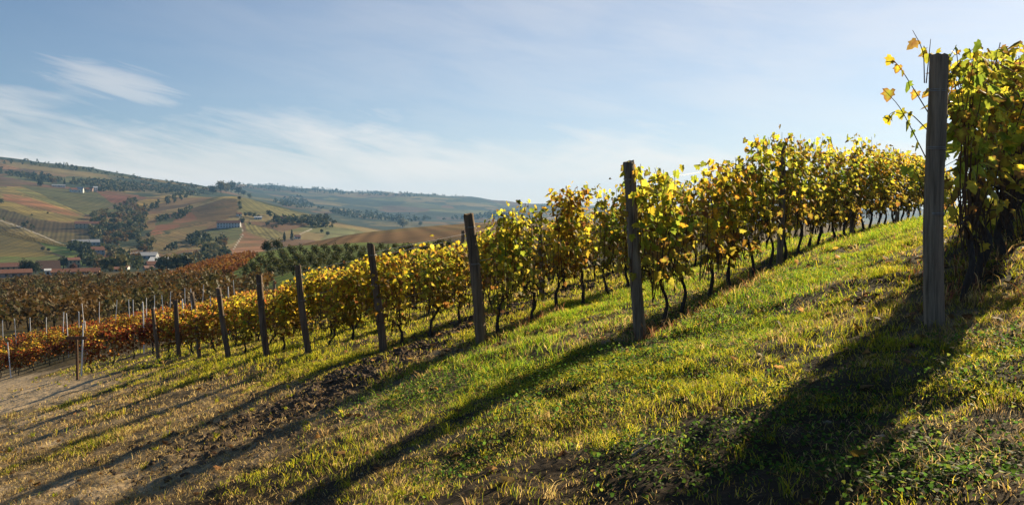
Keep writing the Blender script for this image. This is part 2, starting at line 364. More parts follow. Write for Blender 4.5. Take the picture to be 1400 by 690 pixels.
FIELDS = [  # outline measured on the photograph, nearest and farthest distance, colour of the crop, direction of its rows
 ('H', [(-60, 236), (0, 241), (58, 251), (96, 255), (96, 259), (0, 255), (-60, 252)], 1200, 2600, (.125, .07, .045), 1.2),
 ('I', [(-40, 221), (0, 223), (29, 229), (35, 232), (0, 230), (-40, 228)], 1500, 2700, (.24, .12, .05), 0.4),
 ('B', [(30, 254), (96, 259), (133, 263), (158, 280), (145, 289), (116, 290), (96, 285), (67, 270)], 1000, 2200, (.075, .078, .03), 0.3),
 ('C', [(130, 260), (162, 262), (202, 270), (174, 277), (158, 281)], 1000, 2400, (.135, .055, .032), 0.3),
 ('A', [(-80, 256), (0, 256), (35, 256), (67, 270), (96, 284), (117, 293), (110, 300), (87, 303), (52, 298), (17, 290), (0, 284), (-80, 280)], 900, 1700, (.235, .18, .05), 0.9),
 ('A2', [(5, 266), (40, 270), (80, 283), (112, 292), (108, 296), (60, 288), (8, 274)], 900, 1700, (.25, .115, .05), 0.9),
 ('A3', [(-40, 277), (10, 277), (60, 291), (100, 300), (87, 303), (52, 298), (0, 284), (-40, 282)], 900, 1700, (.27, .20, .05), 0.9),
 ('A4', [(20, 258), (40, 259), (66, 270), (90, 281), (80, 281), (40, 267)], 900, 1700, (.15, .15, .05), 0.9),
 ('D', [(-80, 280), (0, 285), (52, 299), (87, 305), (116, 302), (128, 325), (96, 331), (52, 319), (0, 300), (-80, 288)], 800, 1500, (.075, .052, .022), 0.5),
 ('D2', [(50, 316), (96, 318), (126, 322), (128, 331), (96, 333), (60, 326)], 700, 1500, (.11, .085, .03), 0.5),
 ('E', [(-80, 288), (0, 298), (52, 319), (92, 336), (80, 338), (45, 327), (0, 316), (-80, 304)], 600, 1300, (.21, .16, .06), 0.7),
 ('F', [(-80, 304), (0, 314), (43, 326), (61, 339), (78, 352), (0, 358), (-80, 360)], 500, 1200, (.15, .115, .028), 0.2),
 ('F2', [(-80, 350), (0, 352), (75, 348), (104, 361), (60, 368), (-80, 370)], 500, 1200, (.11, .14, .028), 0.2),
 ('G', [(55, 332), (87, 335), (121, 349), (112, 362), (96, 354), (70, 344)], 500, 1200, (.13, .20, .028), None),
 ('J', [(188, 276), (229, 269), (238, 272), (208, 285), (193, 285)], 1000, 2000, (.27, .18, .045), 0.8),
 ('K', [(170, 298), (255, 283), (300, 268), (319, 263), (323, 268), (276, 281), (244, 291), (201, 302), (170, 306)], 900, 1700, (.21, .145, .055), 0.8),
('K2', [(296, 271), (319, 262), (328, 263), (329, 276), (312, 273), (298, 274)], 900, 1700, (.29, .21, .06), 0.8),  # sunlit look of the knoll top painted brighter, not a separate crop
 ('L', [(255, 287), (300, 274), (324, 272), (327, 294), (300, 302), (283, 304), (234, 314), (201, 324), (196, 319), (242, 300)], 900, 1700, (.135, .085, .036), 1.1),
 ('L2', [(232, 296), (262, 290), (270, 300), (240, 310), (205, 322), (199, 319)], 900, 1700, (.20, .085, .042), 1.1),
 ('N0', [(214, 301), (240, 297), (236, 304), (212, 308)], 900, 1700, (.06, .085, .035), None),
 ('M', [(329, 268), (369, 281), (405, 289), (433, 294), (394, 297), (364, 295), (331, 292)], 900, 1900, (.165, .15, .05), 0.5),
 ('N', [(280, 314), (331, 311), (334, 319), (317, 333), (291, 338), (262, 330)], 800, 1600, (.12, .125, .045), 0.9),
 ('O', [(334, 319), (366, 329), (362, 347), (319, 350), (316, 341), (330, 326)], 700, 1500, (.26, .13, .062), 1.3),
 ('Pf', [(334, 303), (388, 318), (375, 330), (338, 317)], 700, 1500, (.21, .175, .055), 0.4),
 ('Q', [(185, 326), (244, 316), (286, 322), (276, 335), (223, 348), (196, 340)], 700, 1500, (.16, .112, .045), 0.7),
 ('Sg', [(446, 311), (485, 312), (485, 322), (438, 328)], 700, 1900, (.17, .18, .075), None),
 ('T', [(150, 398), (200, 380), (270, 360), (330, 346), (352, 350), (330, 372), (262, 392), (200, 402)], 120, 480, (.25, .105, .028), 0.25),
 ('U', [(318, 368), (338, 346), (400, 334), (480, 331), (620, 331), (640, 380), (480, 395), (318, 395)], 90, 480, (.13, .17, .035), None),
 ('V', [(352, 348), (400, 334.5), (480, 317), (560, 308), (760, 296), (760, 332), (600, 333), (480, 333), (400, 337)], 130, 480, (.145, .082, .034), 0.15),
]
wob = (fbm(x/35., y/35., 71, 3)-0.5)
PXW = PX+wob*10; PYW = PY+wob*5
strength = np.full(len(x), 0.5)
green_w = 1-np.clip(wood[:, 0]*1.0, 0, 1); strength *= green_w
grove = sstep(60, 95, D)*(1-sstep(420, 520, D)); far_c = far_c*(1-grove[:, None])+np.array([.085, .06, .022])*grove[:, None]
for nm, poly, d0, d1, col, a in FIELDS:
    xs = [p[0] for p in poly]; ys = [p[1] for p in poly]
    b = np.where((D > d0) & (D < d1) & (PXW > min(xs)) & (PXW < max(xs)) & (PYW > min(ys)) & (PYW < max(ys)))[0]
    b = b[inpoly(PXW[b], PYW[b], poly)]
    v_ = fbm(x[b]/70., y[b]/26., 81, 4)
    far_c[b] = np.array(col)*(0.5+1.0*v_)[:, None]
    mixw = sstep(.5, .62, fbm(x[b]/45., y[b]/30., 85, 4))[:, None]*.55; far_c[b] = far_c[b]*(1-mixw)+np.array([.10, .085, .032])*mixw
    if a is None: strength[b] = 0.05
    else:
        strength[b] = 1.0; row_u[b] = x[b]*math.cos(a)+y[b]*math.sin(a)
for line, wd in (([(328, 292), (330, 309), (333, 319), (326, 330), (318, 342)], 0.55), ([(426, 313), (414, 318), (404, 324), (396, 327)], 0.6), ([(0, 301), (30, 311), (60, 323), (92, 337)], 0.5)):
    for (xa, ya), (xb, yb) in zip(line[:-1], line[1:]):
        b = np.where((D > 600) & (D < 1700) & (PX > min(xa, xb)-2) & (PX < max(xa, xb)+2) & (PY > min(ya, yb)-2) & (PY < max(ya, yb)+2))[0]
        q = np.clip(((PX[b]-xa)*(xb-xa)+(PY[b]-ya)*(yb-ya))/((xb-xa)**2+(yb-ya)**2), 0, 1)
        dd = np.hypot(PX[b]-xa-q*(xb-xa), PY[b]-ya-q*(yb-ya)); b = b[dd < wd]
        far_c[b] = (.46, .41, .33); strength[b] = 0
for line, wd, lc in (([(255, 286), (300, 273), (321, 266)], .5, (.30, .23, .10)), ([(196, 320), (236, 314), (284, 304), (300, 302)], .5, (.06, .055, .025)), ([(300, 275), (312, 284), (327, 286)], .35, (.08, .06, .03)), ([(262, 283), (276, 292), (326, 293)], .35, (.09, .06, .03)),
        ([(223, 347), (252, 336), (283, 325)], .5, (.05, .055, .025)), ([(0, 262), (40, 268), (90, 284), (116, 296)], .4, (.09, .075, .03)), ([(0, 272), (50, 284), (104, 298)], .35, (.10, .075, .03)), ([(66, 270), (98, 284), (118, 293)], .55, (.05, .05, .022)), ([(0, 296), (60, 305), (120, 312)], .35, (.05, .04, .02)),
        ([(96, 262), (130, 268), (160, 282)], .35, (.05, .055, .025)), ([(336, 306), (365, 310), (388, 319)], .4, (.07, .065, .03)), ([(340, 316), (366, 322), (380, 330)], .4, (.06, .06, .03)), ([(0, 336), (30, 338), (66, 345)], .4, (.07, .065, .025)), ([(345, 275), (385, 288), (430, 293)], .4, (.08, .075, .035))):
    for (xa, ya), (xb, yb) in zip(line[:-1], line[1:]):
        b = np.where((D > 500) & (D < 2200) & (PX > min(xa, xb)-2) & (PX < max(xa, xb)+2) & (PY > min(ya, yb)-2) & (PY < max(ya, yb)+2))[0]
        q = np.clip(((PX[b]-xa)*(xb-xa)+(PY[b]-ya)*(yb-ya))/((xb-xa)**2+(yb-ya)**2), 0, 1)
        dd = np.hypot(PX[b]-xa-q*(xb-xa), PY[b]-ya-q*(yb-ya)); b = b[dd < wd]
        far_c[b] = lc; strength[b] = 0
fw = sstep(50, 75, np.hypot(x, y))[:, None]
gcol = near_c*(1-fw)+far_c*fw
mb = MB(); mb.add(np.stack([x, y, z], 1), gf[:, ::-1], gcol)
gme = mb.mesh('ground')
at = gme.attributes.new('row_u', 'FLOAT', 'POINT'); at.data.foreach_set('value', row_u.astype(np.float32))
at = gme.attributes.new('row_k', 'FLOAT', 'POINT'); at.data.foreach_set('value', (strength*fw[:, 0]).astype(np.float32))
m, t, o = mat_new('ground_cover'); n, l = t.nodes, t.links
vc = n.new('ShaderNodeVertexColor'); vc.layer_name = 'Col'
au = n.new('ShaderNodeAttribute'); au.attribute_name = 'row_u'; ak = n.new('ShaderNodeAttribute'); ak.attribute_name = 'row_k'
def gm(op, a, b):
    q = n.new('ShaderNodeMath'); q.operation = op
    for i, v in enumerate((a, b)):
        if v is None: continue
        if isinstance(v, (int, float)): q.inputs[i].default_value = v
        else: l.new(v, q.inputs[i])
    return q.outputs[0]
ph = gm('SINE', gm('MULTIPLY', au.outputs['Fac'], 2*math.pi/5.5), None)
ph2 = gm('SINE', gm('MULTIPLY', au.outputs['Fac'], 2*math.pi/14.0), None)
rowmul = gm('ADD', gm('MULTIPLY', gm('MULTIPLY', gm('ADD', ph, gm('MULTIPLY', ph2, 0.5)), ak.outputs['Fac']), 0.27), 1.0)
geo = n.new('ShaderNodeNewGeometry')
nz = n.new('ShaderNodeTexNoise'); nz.inputs['Scale'].default_value = 0.045; nz.inputs['Detail'].default_value = 9; nz.inputs['Roughness'].default_value = 0.72; l.new(geo.outputs['Position'], nz.inputs[0])
nz2 = n.new('ShaderNodeTexNoise'); nz2.inputs['Scale'].default_value = 9.0; nz2.inputs['Detail'].default_value = 7; nz2.inputs['Roughness'].default_value = 0.7; l.new(geo.outputs['Position'], nz2.inputs[0])
mul = gm('MULTIPLY', rowmul, gm('MULTIPLY', gm('ADD', gm('MULTIPLY', nz.outputs[0], 1.1), 0.45), gm('ADD', gm('MULTIPLY', nz2.outputs[0], 0.9), 0.55)))
sc_ = n.new('ShaderNodeVectorMath'); sc_.operation = 'SCALE'; l.new(vc.outputs[0], sc_.inputs[0]); l.new(mul, sc_.inputs['Scale'])
p = n.new('ShaderNodeBsdfPrincipled'); p.inputs['Roughness'].default_value = 0.95; p.inputs['Specular IOR Level'].default_value = 0.1
l.new(sc_.outputs[0], p.inputs['Base Color'])
bp = n.new('ShaderNodeBump'); bp.inputs['Strength'].default_value = 0.8; bp.inputs['Distance'].default_value = 0.03; l.new(nz2.outputs[0], bp.inputs['Height'])
bp2 = n.new('ShaderNodeBump'); bp2.inputs['Strength'].default_value = 0.6; bp2.inputs['Distance'].default_value = 1.5; l.new(nz.outputs[0], bp2.inputs['Height']); l.new(bp.outputs[0], bp2.inputs['Normal'])
l.new(bp2.outputs[0], p.inputs['Normal']); l.new(p.outputs[0], o.inputs[0])
ground = link('ground', gme, m); tag(ground, 'sloping turf, dry earth and distant patchwork of vineyard hills', kind='structure')

# ------------------------------------------------------------------ haze between the hills
zlo, zhi = float(gz.min())-1.0, float(gz.max())+25.0
mb = MB(); box(mb, (0, 0, (zlo+zhi)/2), (18400, 18400, zhi-zlo), (1, 1, 1))
m, t, o = mat_new('haze'); v = t.nodes.new('ShaderNodeVolumePrincipled')
v.inputs['Color'].default_value = (0.28, 0.57, 1.0, 1); v.inputs['Density'].default_value = 0.00008; v.inputs['Anisotropy'].default_value = 0.2
t.links.new(v.outputs[0], o.inputs['Volume'])
haze = link('haze', mb.mesh('haze', False), m); tag(haze, 'thin autumn haze lying over the hills', kind='stuff')

# ------------------------------------------------------------------ leaves
LO1 = np.array([[0, 0], [.2, -.15], [.46, -.04], [.37, .17], [.55, .4], [.31, .47], [.25, .7], [0, 1.0], [-.25, .7], [-.31, .47], [-.55, .4], [-.37, .17], [-.46, -.04], [-.2, -.15]])
LO2 = np.array([[0, 0], [.46, -.05], [.5, .45], [0, 1.0], [-.5, .45], [-.46, -.05]])
def leaves(mb, pos, tip, nor, size, col, edge, lod=1, curl=0.42):
    O = LO1 if lod == 1 else LO2; k = len(O); n = len(pos)
    P = np.vstack([O, [[0, .3]]])
    tip = tip/np.linalg.norm(tip, axis=1)[:, None]
    nor = nor-(nor*tip).sum(1)[:, None]*tip; nor /= np.linalg.norm(nor, axis=1)[:, None]+1e-9
    sd = np.cross(tip, nor)
    cu = curl*(0.4+1.2*rng.random(n))[:, None]
    zz = -np.abs(P[None, :, 0])*cu-0.25*cu*P[None, :, 1]**2+0.08*(rng.random((n, k+1))-0.5)
    ww = (0.85+0.3*rng.random(n))[:, None]
    V = pos[:, None]+size[:, None, None]*(P[None, :, 0, None]*ww[..., None]*sd[:, None]+P[None, :, 1, None]*tip[:, None]+zz[..., None]*nor[:, None])
    F = np.array([[i, (i+1) % k, k] for i in range(k)])
    F = (np.arange(n)[:, None, None]*(k+1)+F[None]).reshape(-1, 3)
    C = np.repeat(edge[:, None], k+1, 1); C[:, k] = col; C[:, 0] = col
    mb.add(V.reshape(-1, 3), F, C.reshape(-1, 3))
YEL = [((.24, .28, .03), .40), ((.42, .38, .04), .25), ((.56, .42, .035), .12), ((.12, .18, .022), .13), ((.46, .25, .025), .05), ((.19, .10, .04), .05)]
GOLD = [((.27, .29, .03), .28), ((.46, .37, .03), .27), ((.56, .38, .03), .18), ((.12, .16, .025), .10), ((.46, .22, .025), .09), ((.24, .10, .035), .08)]
ORG = [((.38, .32, .035), .28), ((.42, .22, .03), .20), ((.22, .22, .03), .18), ((.32, .08, .02), .13), ((.20, .085, .03), .21)]
RED = [((.26, .035, .016), .26), ((.36, .13, .025), .20), ((.14, .022, .016), .20), ((.40, .28, .035), .14), ((.13, .12, .03), .08), ((.13, .055, .028), .12)]
def pick(palette, n):
    c = np.array([p[0] for p in palette]); w_ = np.array([p[1] for p in palette]); w_ = w_/w_.sum()
    k = rng.choice(len(c), n, p=w_)
    return c[k]*(0.75+0.5*rng.random(n))[:, None]
def leaf_cols(palette, n):
    a = pick(palette, n); b = pick(palette, n)
    e = a*0.75+b*0.25
    br = rng.random(n) < 0.3
    e[br] = np.array([.16, .075, .025])*(0.7+0.6*rng.random(br.sum()))[:, None]
    return a, e
BARK = (.055, .042, .034); CANE = (.12, .062, .035)

def vine_data(palette, lod, nsh=6, per=40, top=2.05, spread=0.175, tall=1.0, nl=15, bu=1.35, stalks=7):
    """a trained vine: row along x, trunk at the origin"""
    tr = MB(); lean = rng.normal(0, 0.11); h0 = 0.46+0.2*rng.random(); am = 0.015+0.045*rng.random()
    kx = np.linspace(0, 1, 8)
    path = np.stack([lean*kx**1.4+am*np.sin(kx*rng.uniform(5, 13)+rng.random()*6)*kx, 0.03*np.sin(kx*6+rng.random()*6), -0.08+(h0+0.08)*kx], 1)
    tube(tr, path, np.linspace(0.026, 0.017, 8)*(1+0.5*rng.random(8)), BARK, 7)
    b0 = path[-1]
    dirx = 1 if rng.random() < 0.7 else -1
    ca = MB(); kk = np.linspace(0, 1, 7)
    cp = np.stack([b0[0]+dirx*0.62*kk, b0[1]+0.02*np.sin(kk*9), b0[2]-0.02+0.16*np.sin(kk*2.2)], 1)
    tube(ca, cp, np.linspace(0.014, 0.006, 7), (.075, .05, .036), 6)
    for _ in range(7):       # old canes arching down below the foliage
        q = np.linspace(0, 1, 7); x0 = b0[0]+rng.uniform(-.35, .5)*dirx; up_ = rng.uniform(.05, .3); dn = rng.uniform(.1, .5)
        tube(ca, np.stack([x0+rng.uniform(-.3, .3)*q, b0[1]+rng.normal(0, .14)*q, h0+0.05+up_*np.sin(q*2.4)-dn*q**2], 1), np.linspace(.0085, .004, 7), (.085, .055, .036), 4)
    for _ in range(stalks):
        q = np.linspace(0, 1, 6); x0 = b0[0]+rng.uniform(-.4, .4)
        tube(ca, np.stack([x0+rng.normal(0, .08)*q, b0[1]+rng.normal(0, .1)*q, h0*rng.uniform(.5, 1.0)+q*rng.uniform(.4, .9)], 1), np.linspace(.0085, .004, 6), (.085, .055, .036), 4)
    shoots = []; lp, lt, ln, ls = [], [], [], []
    starts = [(b0[0]+dirx*0.62*f, b0[1], np.interp(f, kk, cp[:, 2])) for f in np.linspace(0.0, 1.0, nsh-1)]+[(b0[0]-dirx*0.15, b0[1], b0[2])]
    for (sx, sy, sz) in starts:
        hh = (top-0.16+0.18*rng.random())*tall
        q = np.linspace(0, 1, 9); ph = rng.random(4)*6
        sp_ = np.stack([sx+0.06*np.sin(q*3+ph[0])+rng.normal(0, .07)*q, sy+0.10*np.sin(q*2.6+ph[1])*q+rng.normal(0, .09)*q, sz+(hh-sz)*q], 1)
        mbS = MB(); tube(mbS, sp_, np.linspace(0.0065, 0.003, 9), CANE, 5); shoots.append(mbS)
        u = np.clip(rng.beta(bu, 0.95, per), 0.0, 1.0)
        c = np.stack([np.interp(u, q, sp_[:, i]) for i in range(3)], 1)
        a = rng.random(per)*2*math.pi; rr = spread*(0.25+0.95*rng.random(per))
        off = np.stack([np.cos(a)*rr*0.95, np.sin(a)*rr, rng.normal(0, .06, per)-0.12*(u < .25)*rng.random(per)], 1)
        lp.append(c+off)
        out = off.copy(); out[:, 2] = 0; out /= np.linalg.norm(out, axis=1)[:, None]+1e-6
        ln.append(out*0.8+np.array([0, 0, .55])+rng.normal(0, .45, (per, 3)))
        lt.append(out*0.45+np.array([0, 0, -.75])+rng.normal(0, .42, (per, 3)))
        ls.append((0.05+0.08*rng.random(per))*(1.14-0.3*u))
    # sparse leaves hanging below the wire
    lp.append(np.stack([b0[0]+rng.uniform(-.45, .5, nl)*1.0, b0[1]+rng.normal(0, .17, nl), rng.triangular(.3, .85, .95, nl)], 1))
    lt.append(np.array([0, 0, -.8])+rng.normal(0, .45, (nl, 3))); ln.append(np.array([0, 0, .3])+rng.normal(0, .8, (nl, 3))); ls.append(0.05+0.05*rng.random(nl))
    lp = np.concatenate(lp); n = len(lp); a, e = leaf_cols(palette, n)
    low = lp[:, 2] < 1.05
    a[low] = a[low]*0.7+np.array([.30, .16, .035])*0.3; e[low] = e[low]*0.6+np.array([.22, .10, .03])*0.4
    fo = MB(); leaves(fo, lp, np.concatenate(lt), np.concatenate(ln), np.concatenate(ls)*(1.0 if lod == 1 else 1.12), a, e, lod)
    return tr, ca, shoots, fo
def vine_proto(palette, lod, detailed, **k):
    tr, ca, sh, fo = vine_data(palette, lod, **k)
    if not detailed:
        for q in sh: tr.v += q.v; tr.f += [f+tr.n for f in q.f]; tr.c += q.c; tr.n += q.n
    d = [('trunk', tr.mesh('vine_trunk'), M_bark), ('cane', ca.mesh('vine_cane'), M_bark)]
    if detailed: d += [('shoot', q.mesh('vine_shoot'), M_bark) for q in sh]
    d.append(('foliage', fo.mesh('vine_foliage'), M_leaf))
    return d
def make_vine(proto, loc, rz, sc=1.0, tilt=0.0):
    r = empty('grapevine', loc, rz); r.scale = (1, 1, sc) if not isinstance(sc, tuple) else sc
    r.rotation_euler = (tilt, 0, rz)
    for nm, me, mt in proto: link(nm, me, mt, r)
    return r
def ground_at(x, y): return float(G(x, y))
ROT = math.atan2(BV[1], BV[0])
ORD = ['first', 'second', 'third', 'fourth', 'fifth', 'sixth', 'seventh', 'eighth', 'ninth', 'tenth', 'eleventh', 'twelfth', 'thirteenth', 'fourteenth', 'fifteenth', 'sixteenth', 'seventeenth', 'eighteenth', 'nineteenth', 'twentieth']
ORD += ['twenty-'+q for q in ORD[:9]]+['thirtieth']+['thirty-'+q for q in ORD[:9]]+['fortieth']

# ------------------------------------------------------------------ posts
def post_mesh(h, r, col, lean=(0, 0), square=0.5, seed=0, taper=0.9, n=14):
    g = np.random.default_rng(seed); m_ = MB(); ks = 18
    a = np.arange(n)*2*math.pi/n
    sq = 1/np.maximum(np.abs(np.cos(a)), np.abs(np.sin(a)))
    prof = (1-square)+square*np.clip(sq, 1, 1.22)
    prof = prof*(1+0.10*g.normal(size=n))
    zs = np.concatenate([[-0.35], np.linspace(0, h-0.012, ks-3), [h-0.002, h]])
    q = np.clip(zs/h, 0, 1)
    rad = r*(1-(1-taper)*q); rad[-1] *= 0.93
    V = np.zeros((len(zs), n, 3)); ph = g.random(3)*6
    for i, zz in enumerate(zs):
        rr = rad[i]*prof*(1+0.03*g.normal(size=n)*(i < len(zs)-2)+0.05*np.sin(a*3+zz*1.3+ph[0]))
        V[i, :, 0] = np.cos(a)*rr+lean[0]*q[i]+0.012*math.sin(zz*2.1+ph[1])
        V[i, :, 1] = np.sin(a)*rr+lean[1]*q[i]+0.012*math.sin(zz*1.7+ph[2])
        V[i, :, 2] = zz
    V[-2:, :, 2] += (np.cos(a+ph[0])*0.014+0.008*g.normal(size=n))[None]
    i = np.arange(len(zs)-1)[:, None]*n; j = np.arange(n)[None]; j2 = (j+1) % n
    F = np.stack([i+j, i+j2, i+n+j2, i+n+j], -1).reshape(-1, 4)
    col = np.array(col)*np.array([2.2, 1.9, 1.55])
    m_.add(V.reshape(-1, 3), F, col)
    top_c = np.vstack([V[-1], V[-1].mean(0)]); m_.add(top_c, [[q_, (q_+1) % n, n] for q_ in range(n)], np.array(col)*1.5)
    return m_.mesh('post_timber')
def wrap_mesh(r, ctr):
    m_ = MB()
    for k in range(2):
        a = np.linspace(0, 2*math.pi, 15)
        tube(m_, np.stack([ctr[0]+np.cos(a)*r, ctr[1]+np.sin(a)*r, ctr[2]+k*0.012+0.008*np.sin(a)], 1), 0.0028, (.42, .42, .42), 4, cap=False)
    a = np.linspace(0, 1, 5); tube(m_, np.stack([ctr[0]+r+0.05*a, ctr[1]+0.02*a, ctr[2]-0.09*a**2], 1), 0.0022, (.42, .42, .42), 4, cap=False)
    return m_.mesh('wire_wrap')
# base pixel, top pixel, radius, look
HEADS = [((1279, 441), (1272, 81), .067, 'tallest grey end post, vine shoots sprouting around its head', (.115, .10, .085)),
         ((879, 459), (857, 222), .068, 'split grey end post with pale lower half beside bright green clover', (.10, .085, .07)),
         ((658, 472), (641, 293), .075, 'thick brown end post between bright turf and a dark tilled strip', (.085, .068, .052)),
         ((522, 482), (508, 334), .07, 'brown end post standing at the edge of the dark tilled soil', (.075, .06, .048)),
         ((420, 488), (407, 363), .068, 'brown end post, next downhill from the one beside tilled soil', (.075, .06, .048)),
         ((363, 490), (354, 376), .066, 'dark end post halfway down the line of end posts', (.07, .055, .045)),
         ((310, 492), (298, 394), .07, 'thick dark end post leaning over sunny grass, seventh downhill', (.07, .056, .046)),
         ((270, 492), (263, 400), .06, 'leaning end post with pale foot, eighth downhill', (.08, .066, .055)),
         ((241, 490), (240, 410), .064, 'upright dark end post, ninth downhill from the tallest', (.06, .048, .04)),
         ((213, 494), (208, 421), .055, 'thin end post at the foot of the grassy slope, tenth downhill', (.085, .07, .058))]
rows = []
for i, (bp_, tp, rad_, lab, col) in enumerate(HEADS):
    b = hit1(bp_[0], bp_[1], 4.0)
    gz0 = ground_at(b[0], b[1])
    d = b[1]; h = (bp_[1]-tp[1])/FPX*d+(b[2]-gz0)
    lx = (tp[0]-bp_[0])/FPX*d
    r = empty('end_post', (b[0], b[1], gz0)); tag(r, lab, 'post', 'timber end posts of the vine rows')
    link('timber', post_mesh(h, rad_, col, (lx, -0.05), 0.55, 100+i), M_wood, r)
    for f in ((0.9, 0.62) if i else (0.87, 0.66, 0.42)):
        link('wire_tie', wrap_mesh(rad_*(1.09-0.05*f), (lx*f, -0.05*f, h*f)), M_metal, r)
    rows.append(dict(x=b[0], y=b[1], h=h, lx=lx))
print('POSTS', [(round(r_['x'], 2), round(r_['y'], 2), round(r_['h'], 2)) for r_ in rows])

TLEN = [14, 25, 24, 17, 12, 9, 8, 8, 8, 9]
ROWNAME = ['the row of the tallest post']+['the %s row from the tallest post' % ORD[k] for k in range(1, 10)]
protoA = [vine_proto(YEL, 1, True, nsh=7, per=38) for k in range(7)]
protoG = [vine_proto(GOLD, 1, True, nsh=7, per=39) for k in range(5)]
protoT = [vine_proto(YEL, 1, True, nsh=7, per=30, nl=8, bu=2.0, stalks=8, spread=.19) for k in range(5)]
protoB = [vine_proto(GOLD, 1, False, nsh=7, per=52) for k in range(5)]
protoO = [vine_proto(ORG, 2, False, nsh=6, per=50, top=1.85) for k in range(5)]
protoR = [vine_proto(RED, 2, False, nsh=6, per=40, top=1.55, tall=0.98) for k in range(6)]
nv = 0
posts_mid = [post_mesh(2.2, 0.05, (.10, .085, .072), (0.0, 0), 0.3, 200+k, 0.85) for k in range(4)]
def mid_post(x, y, h, label, group='intermediate posts inside the vine rows', name='row_post', k=0, col=None):
    o = link(name, posts_mid[k % 4], M_wood, None, (x, y, ground_at(x, y)))
    o.scale = (1, 1, h/2.2); o.rotation_euler = (random.uniform(-.03, .03), random.uniform(-.03, .03), random.uniform(0, 6))
    tag(o, label, 'post', group); return o
VINES = []
for i, rw in enumerate(rows):
    tdir = BV if i else np.array([math.sin(R(37.2)), math.cos(R(37.2))])
    t = 0.5 if i else 0.75; k = 0
    while t < TLEN[i]:
        xx = rw['x']+tdir[0]*t+rng.normal(0, .03); yy = rw['y']+tdir[1]*t+rng.normal(0, .03)
        if i == 0: pr = protoT[rng.integers(5)]
        elif i <= 1: pr = protoA[rng.integers(7)] if rng.random() < 0.8 else protoG[rng.integers(5)]
        elif i <= 3: pr = protoG[rng.integers(5)] if rng.random() < 0.6 else protoA[rng.integers(7)]
        elif i <= 6: pr = protoB[rng.integers(5)]
        else: pr = protoO[rng.integers(5)] if rng.random() < 0.65 else protoB[rng.integers(5)]
        sc = (0.99+0.045*rng.normal())*(1.07 if i == 0 else 1.0 if i < 3 else 0.87)
        if i == 0: sc = (1.0, 1.05 if t < 1.5 else 1.6, sc); xx += 0.10; yy -= 0.07  # canopy beyond the first vines widened to broaden the row's shadow
        v = make_vine(pr, (xx, yy, ground_at(xx, yy)-0.01), ROT+rng.normal(0, .08)+(math.pi if rng.random() < 0.35 else 0), sc)
        tone = ['yellow-green', 'yellow-green', 'golden', 'golden', 'golden', 'yellow-brown', 'yellow-brown', 'orange-tinged', 'orange-tinged', 'orange-tinged'][i]
        tag(v, '%s grapevine, %s behind the end post in %s' % (tone, ORD[k], ROWNAME[i]), 'grapevine', 'grapevines trained along the hillside rows')
        nv += 1; k += 1; t += 0.74+0.12*rng.random()
    for q, tt in enumerate(np.arange(5.1, TLEN[i]-0.3, 5.0)):
        mid_post(rw['x']+tdir[0]*tt, rw['y']+tdir[1]*tt, 2.02 if q == 0 else 1.75, 'weathered post, %s behind the end post in %s' % (ORD[q], ROWNAME[i]), k=q+i)
    if i < 5:
        for q, hz in enumerate((0.66, 1.25, 1.8)):
            pts = []
            for tt in np.linspace(0.0, TLEN[i]-0.5, 14):
                xx = rw['x']+tdir[0]*tt; yy = rw['y']+tdir[1]*tt
                lean = max(0, 1-tt/1.5)*hz/rw['h']
                pts.append((xx+rw['lx']*lean, yy, float(H(xx, yy))+hz))
            m_ = MB(); tube(m_, pts, 0.003, (.5, .5, .5), 4)
            wr = link('trellis_wire', m_.mesh('trellis_wire'), M_metal)
            tag(wr, '%s steel wire strung through the leaves of %s' % (['lowest', 'middle', 'top'][q], ROWNAME[i]), 'wire', 'trellis wires of the vine rows')
# long free shoots around the head of the tallest post
def free_shoot(pts, leaf_t, label):
    """pts: offsets in metres from the head of the post (right, away, up)"""
    r0 = rows[0]; head = np.array([r0['x']+r0['lx'], r0['y']+0.06, ground_at(r0['x'], r0['y'])+r0['h']])
    P = np.array(pts, float); q = np.linspace(0, 1, len(P)); u = np.linspace(0, 1, 12)
    c = np.stack([np.interp(u, q, P[:, i]) for i in range(3)], 1)
    c[1:-1] = (c[:-2]+2*c[1:-1]+c[2:])/4
    e = empty('vine_shoot', tuple(head)); tag(e, label, 'vine shoot', 'loose vine shoots around the tallest post')
    m_ = MB(); tube(m_, c, np.linspace(0.005, 0.0022, 12), CANE, 5); link('stem', m_.mesh('shoot_stem'), M_bark, e)
    if len(leaf_t):
        lt = np.array(leaf_t); n = len(lt); pos = np.stack([np.interp(lt, u, c[:, i]) for i in range(3)], 1)
        pos += rng.normal(0, .015, (n, 3)); a, ed = leaf_cols(YEL, n); m_ = MB()
        leaves(m_, pos, np.array([0, 0, -.8])+rng.normal(0, .5, (n, 3)), np.array([0, -.6, .4])+rng.normal(0, .5, (n, 3)), 0.06+0.045*rng.random(n), a, ed, 1)
        link('foliage', m_.mesh('shoot_foliage'), M_leaf, e)
free_shoot([(0.0, .02, -.85), (-.14, 0, -.6), (-.28, -.05, -.4), (-.42, -.05, -.26)], [.2, .35, .42, .62, .9], 'long bare shoot reaching out low beside the tallest post')
free_shoot([(0.0, .02, -.45), (-.12, 0, -.28), (-.27, -.03, -.08), (-.33, -.03, -.02)], [.35, .5, .62, .75, .9, 1.0], 'leafy shoot arching away from the upper part of the tallest post')
free_shoot([(0.0, .02, -.6), (-.15, 0, -.46), (-.3, 0, -.44), (-.36, 0, -.5)], [.4, .55, .7, .85, 1.0], 'drooping leafy shoot halfway up the tallest post')
free_shoot([(-.02, .05, -.2), (-.03, .05, .04), (-.07, .05, .14), (-.13, .05, .24)], [.55, .68], 'thin curling shoot rising above the head of the tallest post')
